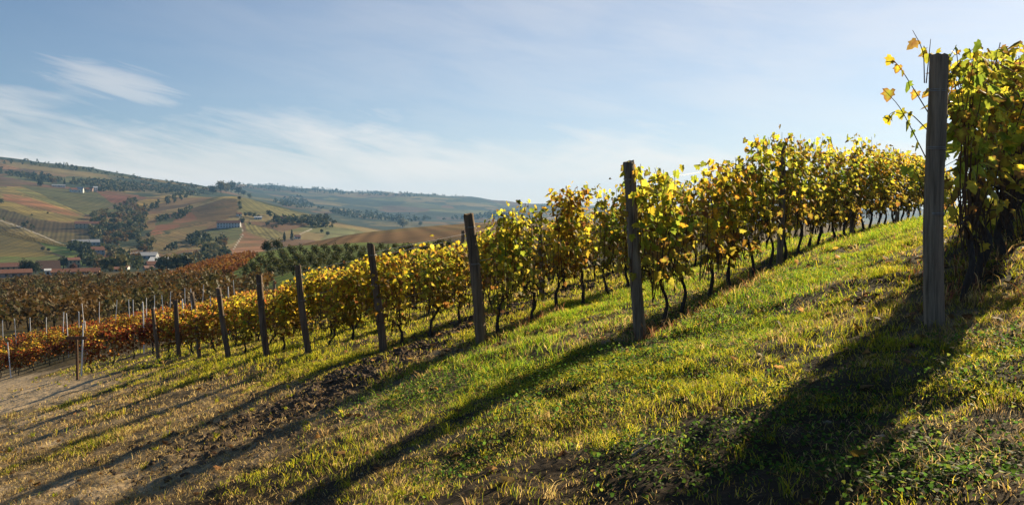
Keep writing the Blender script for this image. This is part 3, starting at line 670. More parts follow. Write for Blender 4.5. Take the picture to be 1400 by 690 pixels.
free_shoot([(.0, .06, -.2), (.02, .06, .05), (.03, .06, .17)], [.6, .7], 'short upright shoot just behind the head of the tallest post')
free_shoot([(.12, .1, -.3), (.2, .1, .0), (.3, .15, .14)], [.2, .3, .45, .6, .8], 'leafy shoot rising beside the head of the tallest post')
free_shoot([(.2, .2, -.3), (.36, .2, .02), (.52, .2, .16)], [.2, .3, .45, .6, .7, .85], 'slanting shoot topping the canopy behind the tallest post')
free_shoot([(.35, .5, -.2), (.5, .5, .05), (.75, .55, .12)], [.1, .2, .35, .5, .6, .7, .85, .95], 'spreading shoot on top of the canopy, farther from the tallest post')
free_shoot([(0, .04, -1.2), (-.1, -.02, -.95), (-.2, -.02, -.88)], [.5, .7, .9], 'small leafy shoot low on the tallest post')

# red block beyond the track
hd = [hit1(194, 485, 25), hit1(107, 516, 25), hit1(10, 518, 25)]
heads = [(h_[0], h_[1]) for h_ in hd]
print('RED', heads)
nrm = np.array([-BV[1], BV[0]])
for q in range(1, 8): heads.append((heads[2][0]+nrm[0]*2.6*q, heads[2][1]+nrm[1]*2.6*q))
farv = []; slim_post = post_mesh(2.2, 0.05, (.11, .115, .125), (0, 0), 0.5, 260, 0.95)
for i, (hx, hy) in enumerate(heads):
    t = 0.4; k = 0
    for j in range(28):
        xx = hx+BV[0]*t; yy = hy+BV[1]*t; t += 0.84+0.1*rng.random()
        px = 700+FPX*xx/yy
        if px < -60 or px > 420: continue
        if nv < 298 and i < 6:
            pr = protoR[rng.integers(6)] if rng.random() < (0.85-0.02*j) else protoO[rng.integers(5)]
            v = make_vine(pr, (xx, yy, ground_at(xx, yy)-0.01), ROT+rng.normal(0, .08), 1.0+0.06*rng.normal())
            tag(v, 'red autumn grapevine, %s along the %s row beyond the dirt track' % (ORD[k], ORD[i]), 'grapevine', 'red grapevines beyond the dirt track'); nv += 1; k += 1
        else: farv.append((xx, yy))
    ph = [2.3, 2.1, 2.2][i] if i < 3 else 2.6
    for q, tt in enumerate(np.arange(0.0, 24, 4.6 if i < 4 else 6.5)):
        xx = hx+BV[0]*tt; yy = hy+BV[1]*tt; px = 700+FPX*xx/yy
        if px < -20 or px > 330: continue
        o_ = mid_post(xx, yy, ph+0.25*rng.random() if q == 0 or i < 3 else 2.75+0.45*rng.random(), 'slim grey post, %s along the %s row beyond the dirt track' % (ORD[q], ORD[i]), 'posts of the red vine rows', k=q+i)
        o_.data = slim_post; o_.scale = (0.5, 0.5, o_.scale[2]); o_.rotation_euler = (random.uniform(-.07, .07), random.uniform(-.09, .05), random.random()*6)
mb = MB()
for xx, yy in farv:
    z0 = ground_at(xx, yy); c, s = math.cos(ROT), math.sin(ROT)
    pr = vine_data(RED if rng.random() < 0.7 else ORG, 2, nsh=5, per=26, top=1.55)
    for part in (pr[0], pr[3]):
        for V, F, C in zip(part.v, part.f, part.c):
            W = np.stack([V[:, 0]*c-V[:, 1]*s+xx, V[:, 0]*s+V[:, 1]*c+yy, V[:, 2]+z0], 1); mb.v.append(W); mb.f.append(F+mb.n); mb.c.append(C)
        mb.n += part.n
if farv: tag(link('distant_vines', mb.mesh('distant_vines'), M_leaf), 'farther red and orange vine rows sloping down the valley side', kind='stuff')
print('vines', nv, 'far', len(farv))

# small wooden board on a stake by the track
b = hit1(108, 519, 25); gz0 = ground_at(b[0], b[1]); r = empty('wooden_sign', (b[0]+.15, b[1]-0.6, ground_at(b[0]+.15, b[1]-.6)))
tag(r, 'small brown wooden board on a stake at the bend of the dirt track', 'sign')
m_ = MB(); box(m_, (0, 0, .75), (.08, .06, 1.75), (.12, .07, .04)); link('stake', m_.mesh('sign_stake', False), M_wood, r)
m_ = MB(); box(m_, (.02, -.045, 1.6), (.8, .03, .12), (.13, .075, .045)); link('board', m_.mesh('sign_board', False), M_wood, r)

# ------------------------------------------------------------------ grass, weeds, fallen leaves
def scatter(n, d0, d1, px0=-60, px1=1460):
    """random ground points inside the view wedge, even over the ground"""
    a0 = math.atan((px0-700)/FPX); a1 = math.atan((px1-700)/FPX)
    a = rng.uniform(a0, a1, n); r = np.sqrt(rng.uniform(d0*d0, d1*d1, n))
    return r*np.sin(a), r*np.cos(a)
def blades(mb, x, y, h, wd, col, tipc, lean=0.5):
    n = len(x); z = G(x, y)-0.01
    a = rng.random(n)*2*math.pi; ld_ = np.stack([np.cos(a), np.sin(a), 0*a], 1); b = rng.random(n)*2*math.pi
    sd = np.stack([np.cos(b), np.sin(b), 0*b], 1)*wd[:, None]*0.5
    le = (lean*(0.2+1.1*rng.random(n))*h)[:, None]
    p0 = np.stack([x, y, z], 1); up = np.array([0, 0, 1.])
    p1 = p0+up*(h*0.62)[:, None]+ld_*le*0.35; p2 = p0+up*(h*(1-0.25*rng.random(n)))[:, None]+ld_*le
    V = np.stack([p0-sd, p0+sd, p1-sd*.8, p1+sd*.8, p2], 1).reshape(-1, 3)
    k = np.arange(n)[:, None]*5
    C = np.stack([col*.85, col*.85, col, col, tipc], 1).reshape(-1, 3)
    i0 = mb.n
    mb.add(V, k+np.array([[0, 1, 3, 2]]), C)
    mb.f.append((k+np.array([[2, 3, 4]])+i0))
GP = [((.13, .155, .010), .32), ((.20, .195, .012), .33), ((.29, .235, .02), .22), ((.06, .09, .009), .13)]
DP = [((.32, .24, .10), .42), ((.22, .15, .06), .36), ((.12, .075, .035), .22)]
def turf_density(x, y):
    s, t = st(x, y)
    d = 1-0.93*bare_w(x, y)-1.0*tilled(s, t)-1.2*track_w(x, y)
    d *= (0.45+0.8*sstep(0.34, 0.58, fbm(x*0.9, y*0.9, 43, 4)))*(0.25+0.75*sstep(0.36, 0.56, fbm(x*3.3, y*3.3, 49, 3)))
    d *= 1-0.82*soil_shade_w(x, y)
    d *= 1-0.8*sstep(30, 36, s)*sstep(-1.5, .5, t)
    return np.clip(d, 0, 1)
gr = MB(); dr = MB()
for d0, d1, n, hs, ws in ((1.9, 5.0, 70000, .05, .0036), (5.0, 9.0, 140000, .055, .0045), (9.0, 16, 180000, .065, .0065), (16, 28, 160000, .08, .0105), (28, 48, 80000, .095, .018)):
    cx, cy_ = scatter(n//6, d0, d1); keep = rng.random(len(cx)) < turf_density(cx, cy_)+0.05; cx, cy_ = cx[keep], cy_[keep]
    x = np.repeat(cx, 7)+rng.normal(0, .028*(ws/.0045), len(cx)*7); y = np.repeat(cy_, 7)+rng.normal(0, .028*(ws/.0045), len(cx)*7)
    s, t = st(x, y)
    big = 0.55+1.7*fbm(x*1.4, y*1.4, 44, 3)**2*1.6
    h = hs*big*(0.45+0.9*rng.random(len(x)))
    c = pick(GP, len(x)); dryw = np.clip(bare_w(x, y)*1.1+1.6*(fbm(x*0.6, y*0.6, 47, 4)-0.44)+0.30*sstep(0, -4, t)+0.15*sstep(2, -3, s), 0.06, 0.92); dm = rng.random(len(x)) < dryw
    gz_ = np.exp(-((s-5.6)/1.6)**4)*sstep(-4.5, -1.5, t)+np.exp(-((s-2.2)/1.0)**4)*sstep(-2.5, 0, t); fr = rng.random(len(x)) < gz_*.6
    dm &= ~(fr & (rng.random(len(x)) < .75)); c[fr] = c[fr]*np.array([.62, 1.0, .9])
    c[dm] = pick(DP, dm.sum())
    tip = c*1.0; pl_ = rng.random(len(x)) < 0.25; tip[pl_] = np.array([.32, .25, .10])
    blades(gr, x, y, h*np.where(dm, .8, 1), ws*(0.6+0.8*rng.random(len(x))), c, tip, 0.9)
    # tufts: taller clumps fanning out from one root
    nt_ = int((d1*d1-d0*d0)*0.66*(7 if d0 < 16 else 1.5)); cx, cy_ = scatter(nt_, d0, d1); keep = rng.random(nt_) < turf_density(cx, cy_)*0.8+0.12; cx, cy_ = cx[keep], cy_[keep]
    hh = np.repeat(0.07+0.09*rng.random(len(cx))**2, 22); dd = np.repeat(rng.random(len(cx)) < 0.35, 22)
    x = np.repeat(cx, 22)+rng.normal(0, .018, len(cx)*22); y = np.repeat(cy_, 22)+rng.normal(0, .018, len(cx)*22)
    c = pick(GP, len(x)); c[dd] = pick(DP, dd.sum())
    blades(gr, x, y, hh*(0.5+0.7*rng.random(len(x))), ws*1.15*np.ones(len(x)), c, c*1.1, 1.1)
    # dry straw lying low
    x, y = scatter(n//5, d0, d1); kp = rng.random(len(x)) < np.clip(0.25+0.75*bare_w(x, y)-track_w(x, y)*.8-.16*soil_shade_w(x, y), 0, 1); x, y = x[kp], y[kp]
    blades(dr, x, y, 0.03+0.05*rng.random(len(x)), ws*(0.6+0.5*rng.random(len(x))), pick(DP, len(x)), pick(DP, len(x)), 2.2)
# rusty dead weeds at the foot of the first rows
for i, (n, t0, t1, wdt) in enumerate(((210, .5, 7, .3), (130, -.2, 4, .16), (70, -.2, 2, .16))):
    t = rng.uniform(t0, t1, n); off = rng.normal(0.05, wdt, n); x = rows[i]['x']+BV[0]*t+BV[1]*off; y = rows[i]['y']+BV[1]*t-BV[0]*off
    x = np.repeat(x, 5)+rng.normal(0, .03, n*5); y = np.repeat(y, 5)+rng.normal(0, .03, n*5)
    c = pick([((.15, .055, .03), .35), ((.10, .06, .03), .35), ((.27, .19, .08), .3)], n*5)
    blades(dr, x, y, (.10+.22*rng.random(n*5)**2)*.8, .008*np.ones(n*5), c, c, 0.9)
tag(link('grass', gr.mesh('grass'), M_grass), 'short green and yellowing turf on the headland and between the rows', kind='stuff')
tag(link('dry_grass', dr.mesh('dry_grass'), M_grass), 'dry straw and dead grass lying on the bare earth', kind='stuff')
# clover-like weeds in patches
wd = MB()
PATCH = [((905, 470), 1.0, 900), ((960, 430), 0.9, 700), ((840, 520), 0.9, 700), ((780, 560), .7, 350), ((600, 525), .8, 500), ((560, 545), .6, 300), ((1010, 400), 1.0, 500), ((1390, 470), .5, 260), ((1370, 610), .35, 150), ((1220, 660), .35, 180), ((1120, 560), .6, 250), ((1000, 620), .5, 250), ((700, 520), .8, 300), ((1340, 525), .3, 110), ((1180, 620), .4, 120), ((880, 640), .35, 160), ((1090, 380), .8, 220), ((620, 640), .4, 140), ((1280, 645), .3, 120)]
for (px, py), sg, n in PATCH:
    c = hit1(px, py); n = int(n*4.5)
    x = c[0]+rng.normal(0, sg*0.55, n); y = c[1]+rng.normal(0, sg*0.8, n)
    z = G(x, y)+0.01+0.15*rng.random(n)*sstep(.3, .7, fbm(x*2.2, y*2.2, 77, 3))
    a = rng.random(n)*6.283; tip = np.stack([np.cos(a), np.sin(a), rng.normal(0.1, .3, n)], 1)
    nor = np.array([0, 0, 1.])+rng.normal(0, .6, (n, 3))
    col = pick([((.05, .11, .018), .5), ((.085, .15, .022), .35), ((.16, .19, .03), .15)], n)
    leaves(wd, np.stack([x, y, z], 1), tip, nor, 0.010+0.016*rng.random(n), col, col*0.9, 2, 0.25)
tag(link('weeds', wd.mesh('weeds'), M_weed), 'low broad-leaved green weeds in patches between the grass', kind='stuff')
# fallen vine leaves under and beside the rows
fl = MB(); X_, Y_ = [], []
for i, rw in enumerate(rows[:8]):
    n = 420 if i < 4 else 120; t = rng.uniform(-1.5, min(TLEN[i], 12), n); off = rng.normal(0, .8, n)
    X_.append(rw['x']+BV[0]*t+BV[1]*off); Y_.append(rw['y']+BV[1]*t-BV[0]*off)
x, y = scatter(1500, 2.5, 24); kp = rng.random(len(x)) < .6; X_.append(x[kp]); Y_.append(y[kp])
x = np.concatenate(X_); y = np.concatenate(Y_); n = len(x); a = rng.random(n)*6.283
c = pick([((.30, .17, .06), .4), ((.16, .085, .04), .4), ((.45, .30, .05), .2)], n)
leaves(fl, np.stack([x, y, G(x, y)+0.035*rng.random(n)+0.01], 1), np.stack([np.cos(a), np.sin(a), rng.normal(0, .25, n)], 1), np.array([0, 0, 1.])+rng.normal(0, .45, (n, 3)), 0.05+0.05*rng.random(n), c, c*.7, 1, 0.7)
tag(link('fallen_leaves', fl.mesh('fallen_leaves'), M_leaf), 'brown and yellow fallen vine leaves on the turf', kind='stuff')
# clods of earth in the tilled strip and on the headland
cl = MB()
ico = np.array([[0, 0, 1], [.9, 0, .35], [.28, .85, .35], [-.72, .53, .35], [-.72, -.53, .35], [.28, -.85, .35], [.72, .53, -.4], [-.28, .85, -.4], [-.9, 0, -.4], [-.28, -.85, -.4], [.72, -.53, -.4]])
icf = np.array([[0, 1, 2], [0, 2, 3], [0, 3, 4], [0, 4, 5], [0, 5, 1], [1, 6, 2], [2, 7, 3], [3, 8, 4], [4, 9, 5], [5, 10, 1], [6, 7, 2], [7, 8, 3], [8, 9, 4], [9, 10, 5], [10, 6, 1]])
s = rng.uniform(6.4, 11.4, 30000); t = rng.uniform(-5.2, 11, 30000); kp = rng.random(30000) < np.maximum(tilled(s, t), 0.12*np.exp(-((s-8.7)/1.6)**2))*(0.5+0.8*fbm(s*2, t*2, 95, 3)); cx, cy_ = xy(s[kp], t[kp])
x2, y2 = scatter(5200, 3, 22, -60, 1460); kp = rng.random(len(x2)) < np.clip(bare_w(x2, y2)*1.1, 0.04, 1)
sz = np.concatenate([0.012+0.06*rng.random(len(cx))**3, 0.010+0.020*rng.random(kp.sum())**2]); tc_ = np.concatenate([np.zeros(len(cx)), np.ones(kp.sum())])
cx = np.concatenate([cx, x2[kp]]); cy_ = np.concatenate([cy_, y2[kp]]); n = len(cx)
V = ico[None]*(0.7+0.6*rng.random((n, 11, 1)))*sz[:, None, None]*np.array([1, 1, .65])+np.stack([cx, cy_, G(cx, cy_)], 1)[:, None]
cc = np.where(tc_[:, None] > 0, np.array([[.26, .20, .13]]), np.array([[.10, .066, .041]]))*(0.7+0.6*rng.random(n))[:, None]
cl.add(V.reshape(-1, 3), (np.arange(n)[:, None, None]*11+icf[None]).reshape(-1, 3), np.repeat(cc, 11, 0))
tag(link('earth_clods', cl.mesh('earth_clods', False), M_clod), 'crumbled dark clods of tilled earth and pale crumbs on the headland', kind='stuff')
# two fallen canes
for pa, pb, lab in (((864, 652), (917, 611), 'thin grey pruned cane lying in the grass'), ((100, 567), (117, 558), 'short curved stick lying on the dry headland')):
    A = hit1(*pa); B = hit1(*pb); q = np.linspace(0, 1, 9); P = A[None]*(1-q[:, None])+B[None]*q[:, None]
    P[:, 2] = G(P[:, 0], P[:, 1])+0.05+0.03*np.sin(q*5); P[:, 0] += 0.05*np.sin(q*4)
    m_ = MB(); tube(m_, P, np.linspace(.011, .005, 9), (.24, .19, .14), 6); tag(link('fallen_cane', m_.mesh('fallen_cane'), M_bark), lab, 'stick')

# ------------------------------------------------------------------ far trees, groves, woods
def crown(mb, c, rx, rz, n, size, cols, flat=0.0, cone=False):
    """leaf clumps spread through the volume of a crown"""
    nc = max(5, n//9); u = rng.normal(size=(nc, 3)); u /= np.linalg.norm(u, axis=1)[:, None]
    rr = rng.random(nc)**0.45; cc = u*rr[:, None]
    cc = np.repeat(cc, 9, 0)[:n]; m = len(cc)
    q = cc+rng.normal(0, .2, (m, 3))
    if cone: q[:, :2] *= np.clip((1.05-q[:, 2:3])*0.6, .08, 1.1)
    P = np.array(c)+q*np.array([rx, rx, rz])
    a = rng.normal(size=(m, 3)); a /= np.linalg.norm(a, axis=1)[:, None]
    b = np.cross(a, rng.normal(size=(m, 3))); b /= np.linalg.norm(b, axis=1)[:, None]+1e-9
    s = (size*(0.6+0.8*rng.random(m)))[:, None]
    V = np.stack([P-a*s-b*s*.6, P+a*s*.9-b*s*.5, P+a*s*.2+b*s*1.0], 1).reshape(-1, 3)
    C = np.repeat(np.repeat(pick(cols, nc), 9, 0)[:m]*(0.85+0.3*rng.random(m))[:, None], 3, 0)
    mb.add(V, np.arange(m*3).reshape(-1, 3), C)
DARK = [((.030, .042, .018), .6), ((.05, .06, .022), .4)]; MIDG = [((.06, .075, .026), .6), ((.09, .10, .035), .4)]
OLIV = [((.12, .115, .04), .5), ((.16, .135, .045), .5)]; BRWN = [((.17, .095, .026), .5), ((.12, .072, .022), .3), ((.20, .13, .03), .2)]
RUST = [((.16, .06, .03), .6), ((.12, .05, .03), .4)]
SETS = {'dark': DARK, 'green': MIDG, 'olive': OLIV, 'brown': BRWN, 'rust': RUST}
TREE = {}
for key, cols in SETS.items():
    for v in range(2):
        m1 = MB(); tube(m1, [(0, 0, -.08), (.01, 0, .15), (.0, .02, .42), (.03, 0, .7)], [.035, .028, .02, .008], (.06, .045, .035), 6)
        for a in (0.5, 2.6, 4.6): tube(m1, [(0, 0, .3), (.12*math.cos(a), .12*math.sin(a), .48), (.22*math.cos(a), .22*math.sin(a), .66)], [.015, .01, .004], (.06, .045, .035), 5)
        m2 = MB(); crown(m2, (0, 0, .58), .36, .40, 520, .05, cols); crown(m2, (.1, .08, .42), .3, .22, 160, .05, cols); crown(m2, (-.12, -.05, .7), .2, .2, 120, .045, cols)
        TREE[key, v] = (m1.mesh('tree_trunk'), m2.mesh('tree_crown', False))
m1 = MB(); tube(m1, [(0, 0, -.05), (0, 0, .5), (0, 0, .9)], [.03, .02, .006], (.06, .045, .035), 6); m2 = MB(); crown(m2, (0, 0, .55), .16, .47, 420, .045, DARK, cone=True)
TREE['cypress', 0] = TREE['cypress', 1] = (m1.mesh('tree_trunk'), m2.mesh('tree_crown', False))
def tree(px, py, hpx, key, label, dmin, wide=1.0, name='broadleaf_tree', group=None, v=0):
    if 280 < px < 345 and py < 275: hpx *= 1.35
    b = hit1(px, py, dmin); h = hpx/FPX*b[1]
    r = empty(name, tuple(b), rng.random()*6); r.scale = (h*wide, h*wide, h)
    link('trunk', TREE[key, v][0], M_bark, r); link('crown', TREE[key, v][1], M_crown, r)
    tag(r, label, 'tree', group); return r
tree(550, 311, 13, 'olive', 'small round tree alone on the skyline of the brown field', 150, 1.5)
tree(575, 309, 6, 'green', 'tiny bush on the skyline of the brown field beside the small round tree', 150, 1.4, 'bush')
tree(365, 345, 17, 'dark', 'big dark round tree at the edge of the orange field', 200, 1.25)
tree(379, 342, 16, 'green', 'rounded green tree beside the big dark one near the orchard', 200, 1.2)
tree(389, 330, 13, 'cypress', 'slim dark cypress behind the rounded green tree', 600, 1.4, 'cypress_tree')
tree(399, 329, 14, 'cypress', 'taller dark cypress, second of the two by the farm lane', 600, 1.3, 'cypress_tree')
for q, (px, py, h, key, lab) in enumerate([
    (292, 266, 9, 'dark', 'dark tree at the lower end of the hilltop clump'), (303, 264, 12, 'olive', 'pale leafy tree in the hilltop clump'),
    (310, 263, 10, 'olive', 'second pale tree in the hilltop clump'), (317, 263, 12, 'dark', 'tall dark tree on the very top of the central hill'),
    (327, 266, 8, 'dark', 'small dark tree just past the top of the central hill'), (334, 268, 6, 'dark', 'low dark tree starting down the far side of the hilltop'),
    (342, 271, 5, 'green', 'last low tree along the crest past the hilltop'), (328, 274, 4, 'dark', 'upper bush of the hedge line down the central hill'),
    (328, 280, 5, 'green', 'middle bush of the hedge line down the central hill'), (329, 287, 5, 'dark', 'lower bush of the hedge line down the central hill'),
    (331, 307, 9, 'dark', 'dark tree at the corner of the white hillside farmhouse'),
    (336, 296, 6, 'green', 'first tree of the short row above the lane'), (342, 297, 7, 'dark', 'second tree of the short row above the lane'), (348, 298, 7, 'green', 'third tree of the short row above the lane'), (354, 299, 6, 'dark', 'fourth tree of the short row above the lane'),
    (393, 305, 8, 'dark', 'dark tree beside the little red-roofed house'), (397, 304, 9, 'cypress', 'slim tree beside the little red-roofed house'),
    (367, 308, 4, 'dark', 'lone bush in the olive field on the hillside'), (378, 312, 4, 'green', 'low wide bush in the olive field on the hillside'),
    (437, 301, 9, 'green', 'tall tree above the winding farm lane'), (445, 305, 7, 'green', 'round tree by the bend of the farm lane'), (440, 319, 6, 'dark', 'hedge tree below the bend of the farm lane'), (448, 322, 6, 'dark', 'hedge tree at the lower end of the green meadow'),
    (36, 379, 21, 'dark', 'tall dark tree between the two long farm buildings'), (47, 382, 17, 'dark', 'round dark tree in front of the long farm buildings'),
    (86, 367, 18, 'dark', 'dark tree standing against the cream farmhouse'), (99, 372, 12, 'rust', 'rust-coloured round tree in front of the cream farmhouse'),
    (66, 344, 5, 'dark', 'bush at the top of the bright green meadow'), (58, 343, 6, 'dark', 'dark bush beside the top of the bright green meadow'), (44, 296, 3, 'dark', 'tiny dark tree in the striped yellow field'), (66, 293, 3, 'dark', 'second tiny dark tree in the striped yellow field'),
    (3, 279, 7, 'green', 'tree at the border of the striped yellow field'),
    (57, 255, 9, 'dark', 'dark tree on the ridge above the brown field'), (74, 252, 9, 'brown', 'brown tree by the ridge farm'), (90, 256, 11, 'cypress', 'slim dark tree beside the hamlet'), (116, 263, 6, 'dark', 'tree in the middle of the hamlet'), (138, 263, 6, 'dark', 'tree at the far end of the hamlet')]):
    tree(px, py, h, key, lab, 500 if py > 335 else 800, 1.15, 'cypress_tree' if key == 'cypress' else 'broadleaf_tree', v=q % 2)
# scattered valley trees, each one its own thing
VALL = [(128, 318, 9), (140, 322, 11), (150, 314, 10), (163, 322, 12), (172, 330, 11), (183, 320, 10), (190, 333, 12), (203, 325, 9), (146, 345, 13), (160, 352, 14), (175, 358, 13), (188, 366, 12), (134, 357, 13), (122, 366, 13), (150, 372, 12), (166, 376, 12), (206, 372, 10), (222, 374, 10), (236, 371, 10), (246, 368, 11), (258, 360, 11), (268, 352, 13), (280, 347, 14), (292, 344, 16), (300, 350, 15), (306, 358, 14), (288, 361, 14), (274, 364, 12)]
kinds = ['dark', 'green', 'olive', 'dark', 'brown', 'green']
for q, (px, py, h) in enumerate(VALL):
    kd = kinds[(q*5+q//3) % 6]
    where = 'stream bottom above the village' if py < 340 else ('village sheds' if px < 250 else 'foot of the central hill')
    tree(px, py, h*.78, kd, '%s valley tree, %s of the band by the %s' % ({'dark': 'dark green', 'green': 'mid green', 'olive': 'pale olive', 'brown': 'autumn brown'}[kd], ORD[q if py < 340 and q < 8 else (q-8 if q < 20 else q-20)], where), 450, 1.2, group='trees along the valley bottom', v=q % 2)
# woods that read as masses
def wood(name, polys, dmin, dens, hm, sets, label, nq=60, size=0.13):
    mb = MB()
    for poly in polys:
        xs = [p[0] for p in poly]; ys = [p[1] for p in poly]
        ar = 0.5*abs(sum(poly[i][0]*poly[(i+1) % len(poly)][1]-poly[(i+1) % len(poly)][0]*poly[i][1] for i in range(len(poly))))
        n = int(ar*dens)+2; px = rng.uniform(min(xs), max(xs), n*3); py = rng.uniform(min(ys), max(ys), n*3)
        k = inpoly(px, py, poly); P = hit(px[k][:n], py[k][:n], dmin)
        for b in P[~np.isnan(P[:, 0])]:
            h = hm*(0.6+0.7*rng.random()); cs = sets[rng.integers(len(sets))]
            tube(mb, [b+[0, 0, -.5], b+[0, 0, h*.5]], [.2, .1], (.06, .045, .035), 4, False)
            crown(mb, b+np.array([0, 0, h*.55]), h*.42, h*.45, nq, h*size, cs)
    o = link(name, mb.mesh(name, False), M_crown); tag(o, label, kind='stuff'); return o
wood('valley_woods', [[(154, 287), (186, 271), (203, 287), (200, 313), (186, 330), (157, 338), (127, 330), (122, 298)]], 900, 0.052, 9, [DARK, MIDG, MIDG, OLIV, OLIV, BRWN], 'mixed dark woods filling the fold between the vineyard hills', 90)
wood('village_woods', [[(110, 364), (122, 347), (145, 341), (175, 352), (191, 359), (197, 367), (151, 376)], [(174, 344), (209, 330), (216, 347), (192, 346)], [(222, 372), (255, 364), (262, 374), (215, 378)], [(255, 364), (290, 332), (312, 332), (309, 356), (275, 364)]], 500, 0.042, 8, [DARK, MIDG, MIDG, OLIV, OLIV, BRWN], 'mixed autumn trees packed round the village sheds', 90)
wood('hedgerow_woods', [[(198, 283), (258, 262), (305, 257), (305, 262), (260, 271), (204, 290)], [(212, 302), (262, 287), (262, 291), (214, 307)], [(100, 336), (125, 344), (110, 350), (92, 342)], [(364, 292), (379, 302), (414, 302), (437, 298), (463, 304), (454, 313), (433, 312), (407, 308), (381, 310)], [(255, 330), (280, 324), (290, 332), (262, 340)], [(240, 300), (262, 289), (262, 291), (242, 303)], [(223, 347), (253, 335), (284, 324), (284, 326), (253, 338), (224, 349)], [(64, 268), (97, 283), (118, 292), (118, 294), (96, 285), (64, 270)], [(336, 305), (366, 309), (389, 318), (389, 320), (366, 311), (336, 307)], [(0, 300), (30, 309), (60, 320), (60, 322), (30, 311), (0, 302)]], 700, 0.11, 9, [DARK, DARK, MIDG], 'dark hedges and small woods along the field edges', 70)
wood('ridge_woods', [[(-40, 230), (0, 232), (29, 238), (70, 241), (87, 249), (70, 251), (0, 239), (-40, 238)], [(130, 256), (205, 257), (262, 261), (240, 267), (200, 263), (130, 262)], [(96, 246), (140, 247), (250, 258), (250, 262), (140, 258), (96, 254)], [(-40, 216), (0, 217), (60, 222), (130, 232), (200, 245), (280, 256), (280, 260), (200, 250), (130, 238), (60, 228), (-40, 222)]], 1300, 0.26, 8, [DARK, DARK, MIDG, OLIV], 'dark woods along the long ridge behind the hamlet', 40, .17)
wood('far_hill_woods', [[(373, 276), (411, 269), (431, 281), (426, 286), (386, 283)], [(310, 252), (345, 249), (400, 256), (460, 259), (560, 265), (640, 269), (560, 270), (460, 266), (400, 264), (345, 260)], [(430, 285), (500, 292), (600, 300), (560, 304), (470, 298)], [(600, 302), (650, 294), (720, 288), (720, 294), (650, 300)]], 2200, 0.22, 13, [DARK, MIDG], 'dusky woods on the far blue hills', 36, .17)
GROVE = [((.135, .075, .021), .5), ((.09, .054, .017), .3), ((.16, .095, .023), .2)]; GROVE2 = [((.085, .075, .024), .6), ((.11, .09, .028), .4)]
# brown grove on the slope below, rows of hazel
mb = MB(); gxs = []
for a in np.arange(-150, 60, 6.0):
    for b_ in np.arange(70, 330, 4.2): gxs.append((a*0.9+b_*0.0-0.25*b_+20, b_+rng.normal(0, .6)))
G0 = np.array(gxs); pxg = 700+FPX*G0[:, 0]/G0[:, 1]; zg = H(G0[:, 0], G0[:, 1]); pyg = HY-FPX*zg/G0[:, 1]
lim = np.interp(pxg, [-80, 0, 200, 270, 330, 380], [384, 384, 386, 390, 400, 410])
kp = (pxg > -80) & (pxg < 400) & (pyg > lim) & (G0[:, 1] > 78)
cnt = 0
for (xx, yy), zz in zip(G0[kp], zg[kp]):
    h = 3.4*(0.75+0.5*rng.random()); cnt += 1
    pxx = 700+FPX*xx/yy
    cs = GROVE if rng.random() < 0.6 else GROVE2
    for q in range(3): tube(mb, [(xx, yy, zz-.2), (xx+rng.normal(0, .5), yy+rng.normal(0, .5), zz+h*.6)], [.07, .03], (.07, .05, .035), 4, False)
    crown(mb, (xx, yy, zz+h*.6), 1.7, h*.45, 110 if yy < 170 else 70, .24 if yy < 170 else .34, cs)
print('grove', cnt)
tag(link('hazel_grove', mb.mesh('hazel_grove', False), M_crown), 'brown autumn hazel grove covering the slope below the red vines', kind='stuff')
# rows of orange vines on the slope of the near hill
mb = MB(); T_ = [(215, 384), (270, 362), (330, 347), (350, 350), (330, 368), (262, 392)]
px = rng.uniform(200, 350, 2600); py = rng.uniform(345, 395, 2600); k = inpoly(px, py, T_); P = hit(px[k], py[k], 120); P = P[~np.isnan(P[:, 0])]
for b in P: crown(mb, b+np.array([0, 0, .8]), .9, .8, 36, .22, [((.27, .11, .025), .5), ((.32, .17, .03), .3), ((.18, .06, .025), .2)])
tag(link('orange_vine_slope', mb.mesh('orange_vine_slope', False), M_crown), 'orange and russet vines covering the crest below the orchard', kind='stuff')
# young orchard in a grid
ro = 0
m1 = MB(); tube(m1, [(0, 0, -.1), (0, 0, .4)], [.05, .03], (.06, .045, .035), 5); orch = []
for v in range(3):
    m2 = MB(); crown(m2, (0, 0, .55), .36, .46, 330, .06, [((.05, .06, .016), .6), ((.085, .09, .022), .3), ((.13, .11, .03), .1)]); orch.append(m2.mesh('tree_crown', False))
ot = m1.mesh('tree_trunk')
for r_, (yb, xa, xb, n, hp) in enumerate([(345, 396, 600, 14, 11), (350, 384, 610, 15, 12), (356, 370, 615, 15, 13), (362, 356, 600, 15, 15), (369, 344, 560, 13, 17), (377, 334, 470, 9, 19)]):
    for c_ in range(n):
        px = xa+(xb-xa)*c_/(n-1)+rng.normal(0, 1); b = hit1(px, yb-0.02*(px-400), 90); h = hp/FPX*b[1]*(0.85+0.3*rng.random())
        r = empty('orchard_tree', tuple(b), rng.random()*6); r.scale = (h*1.15, h*1.15, h)
        link('trunk', ot, M_bark, r); link('crown', orch[(r_+c_) % 3], M_crown, r)
        tag(r, 'dark bushy orchard tree, %s along the %s row from the orchard top' % (ORD[c_], ORD[r_]), 'tree', 'young orchard trees on the green slope')
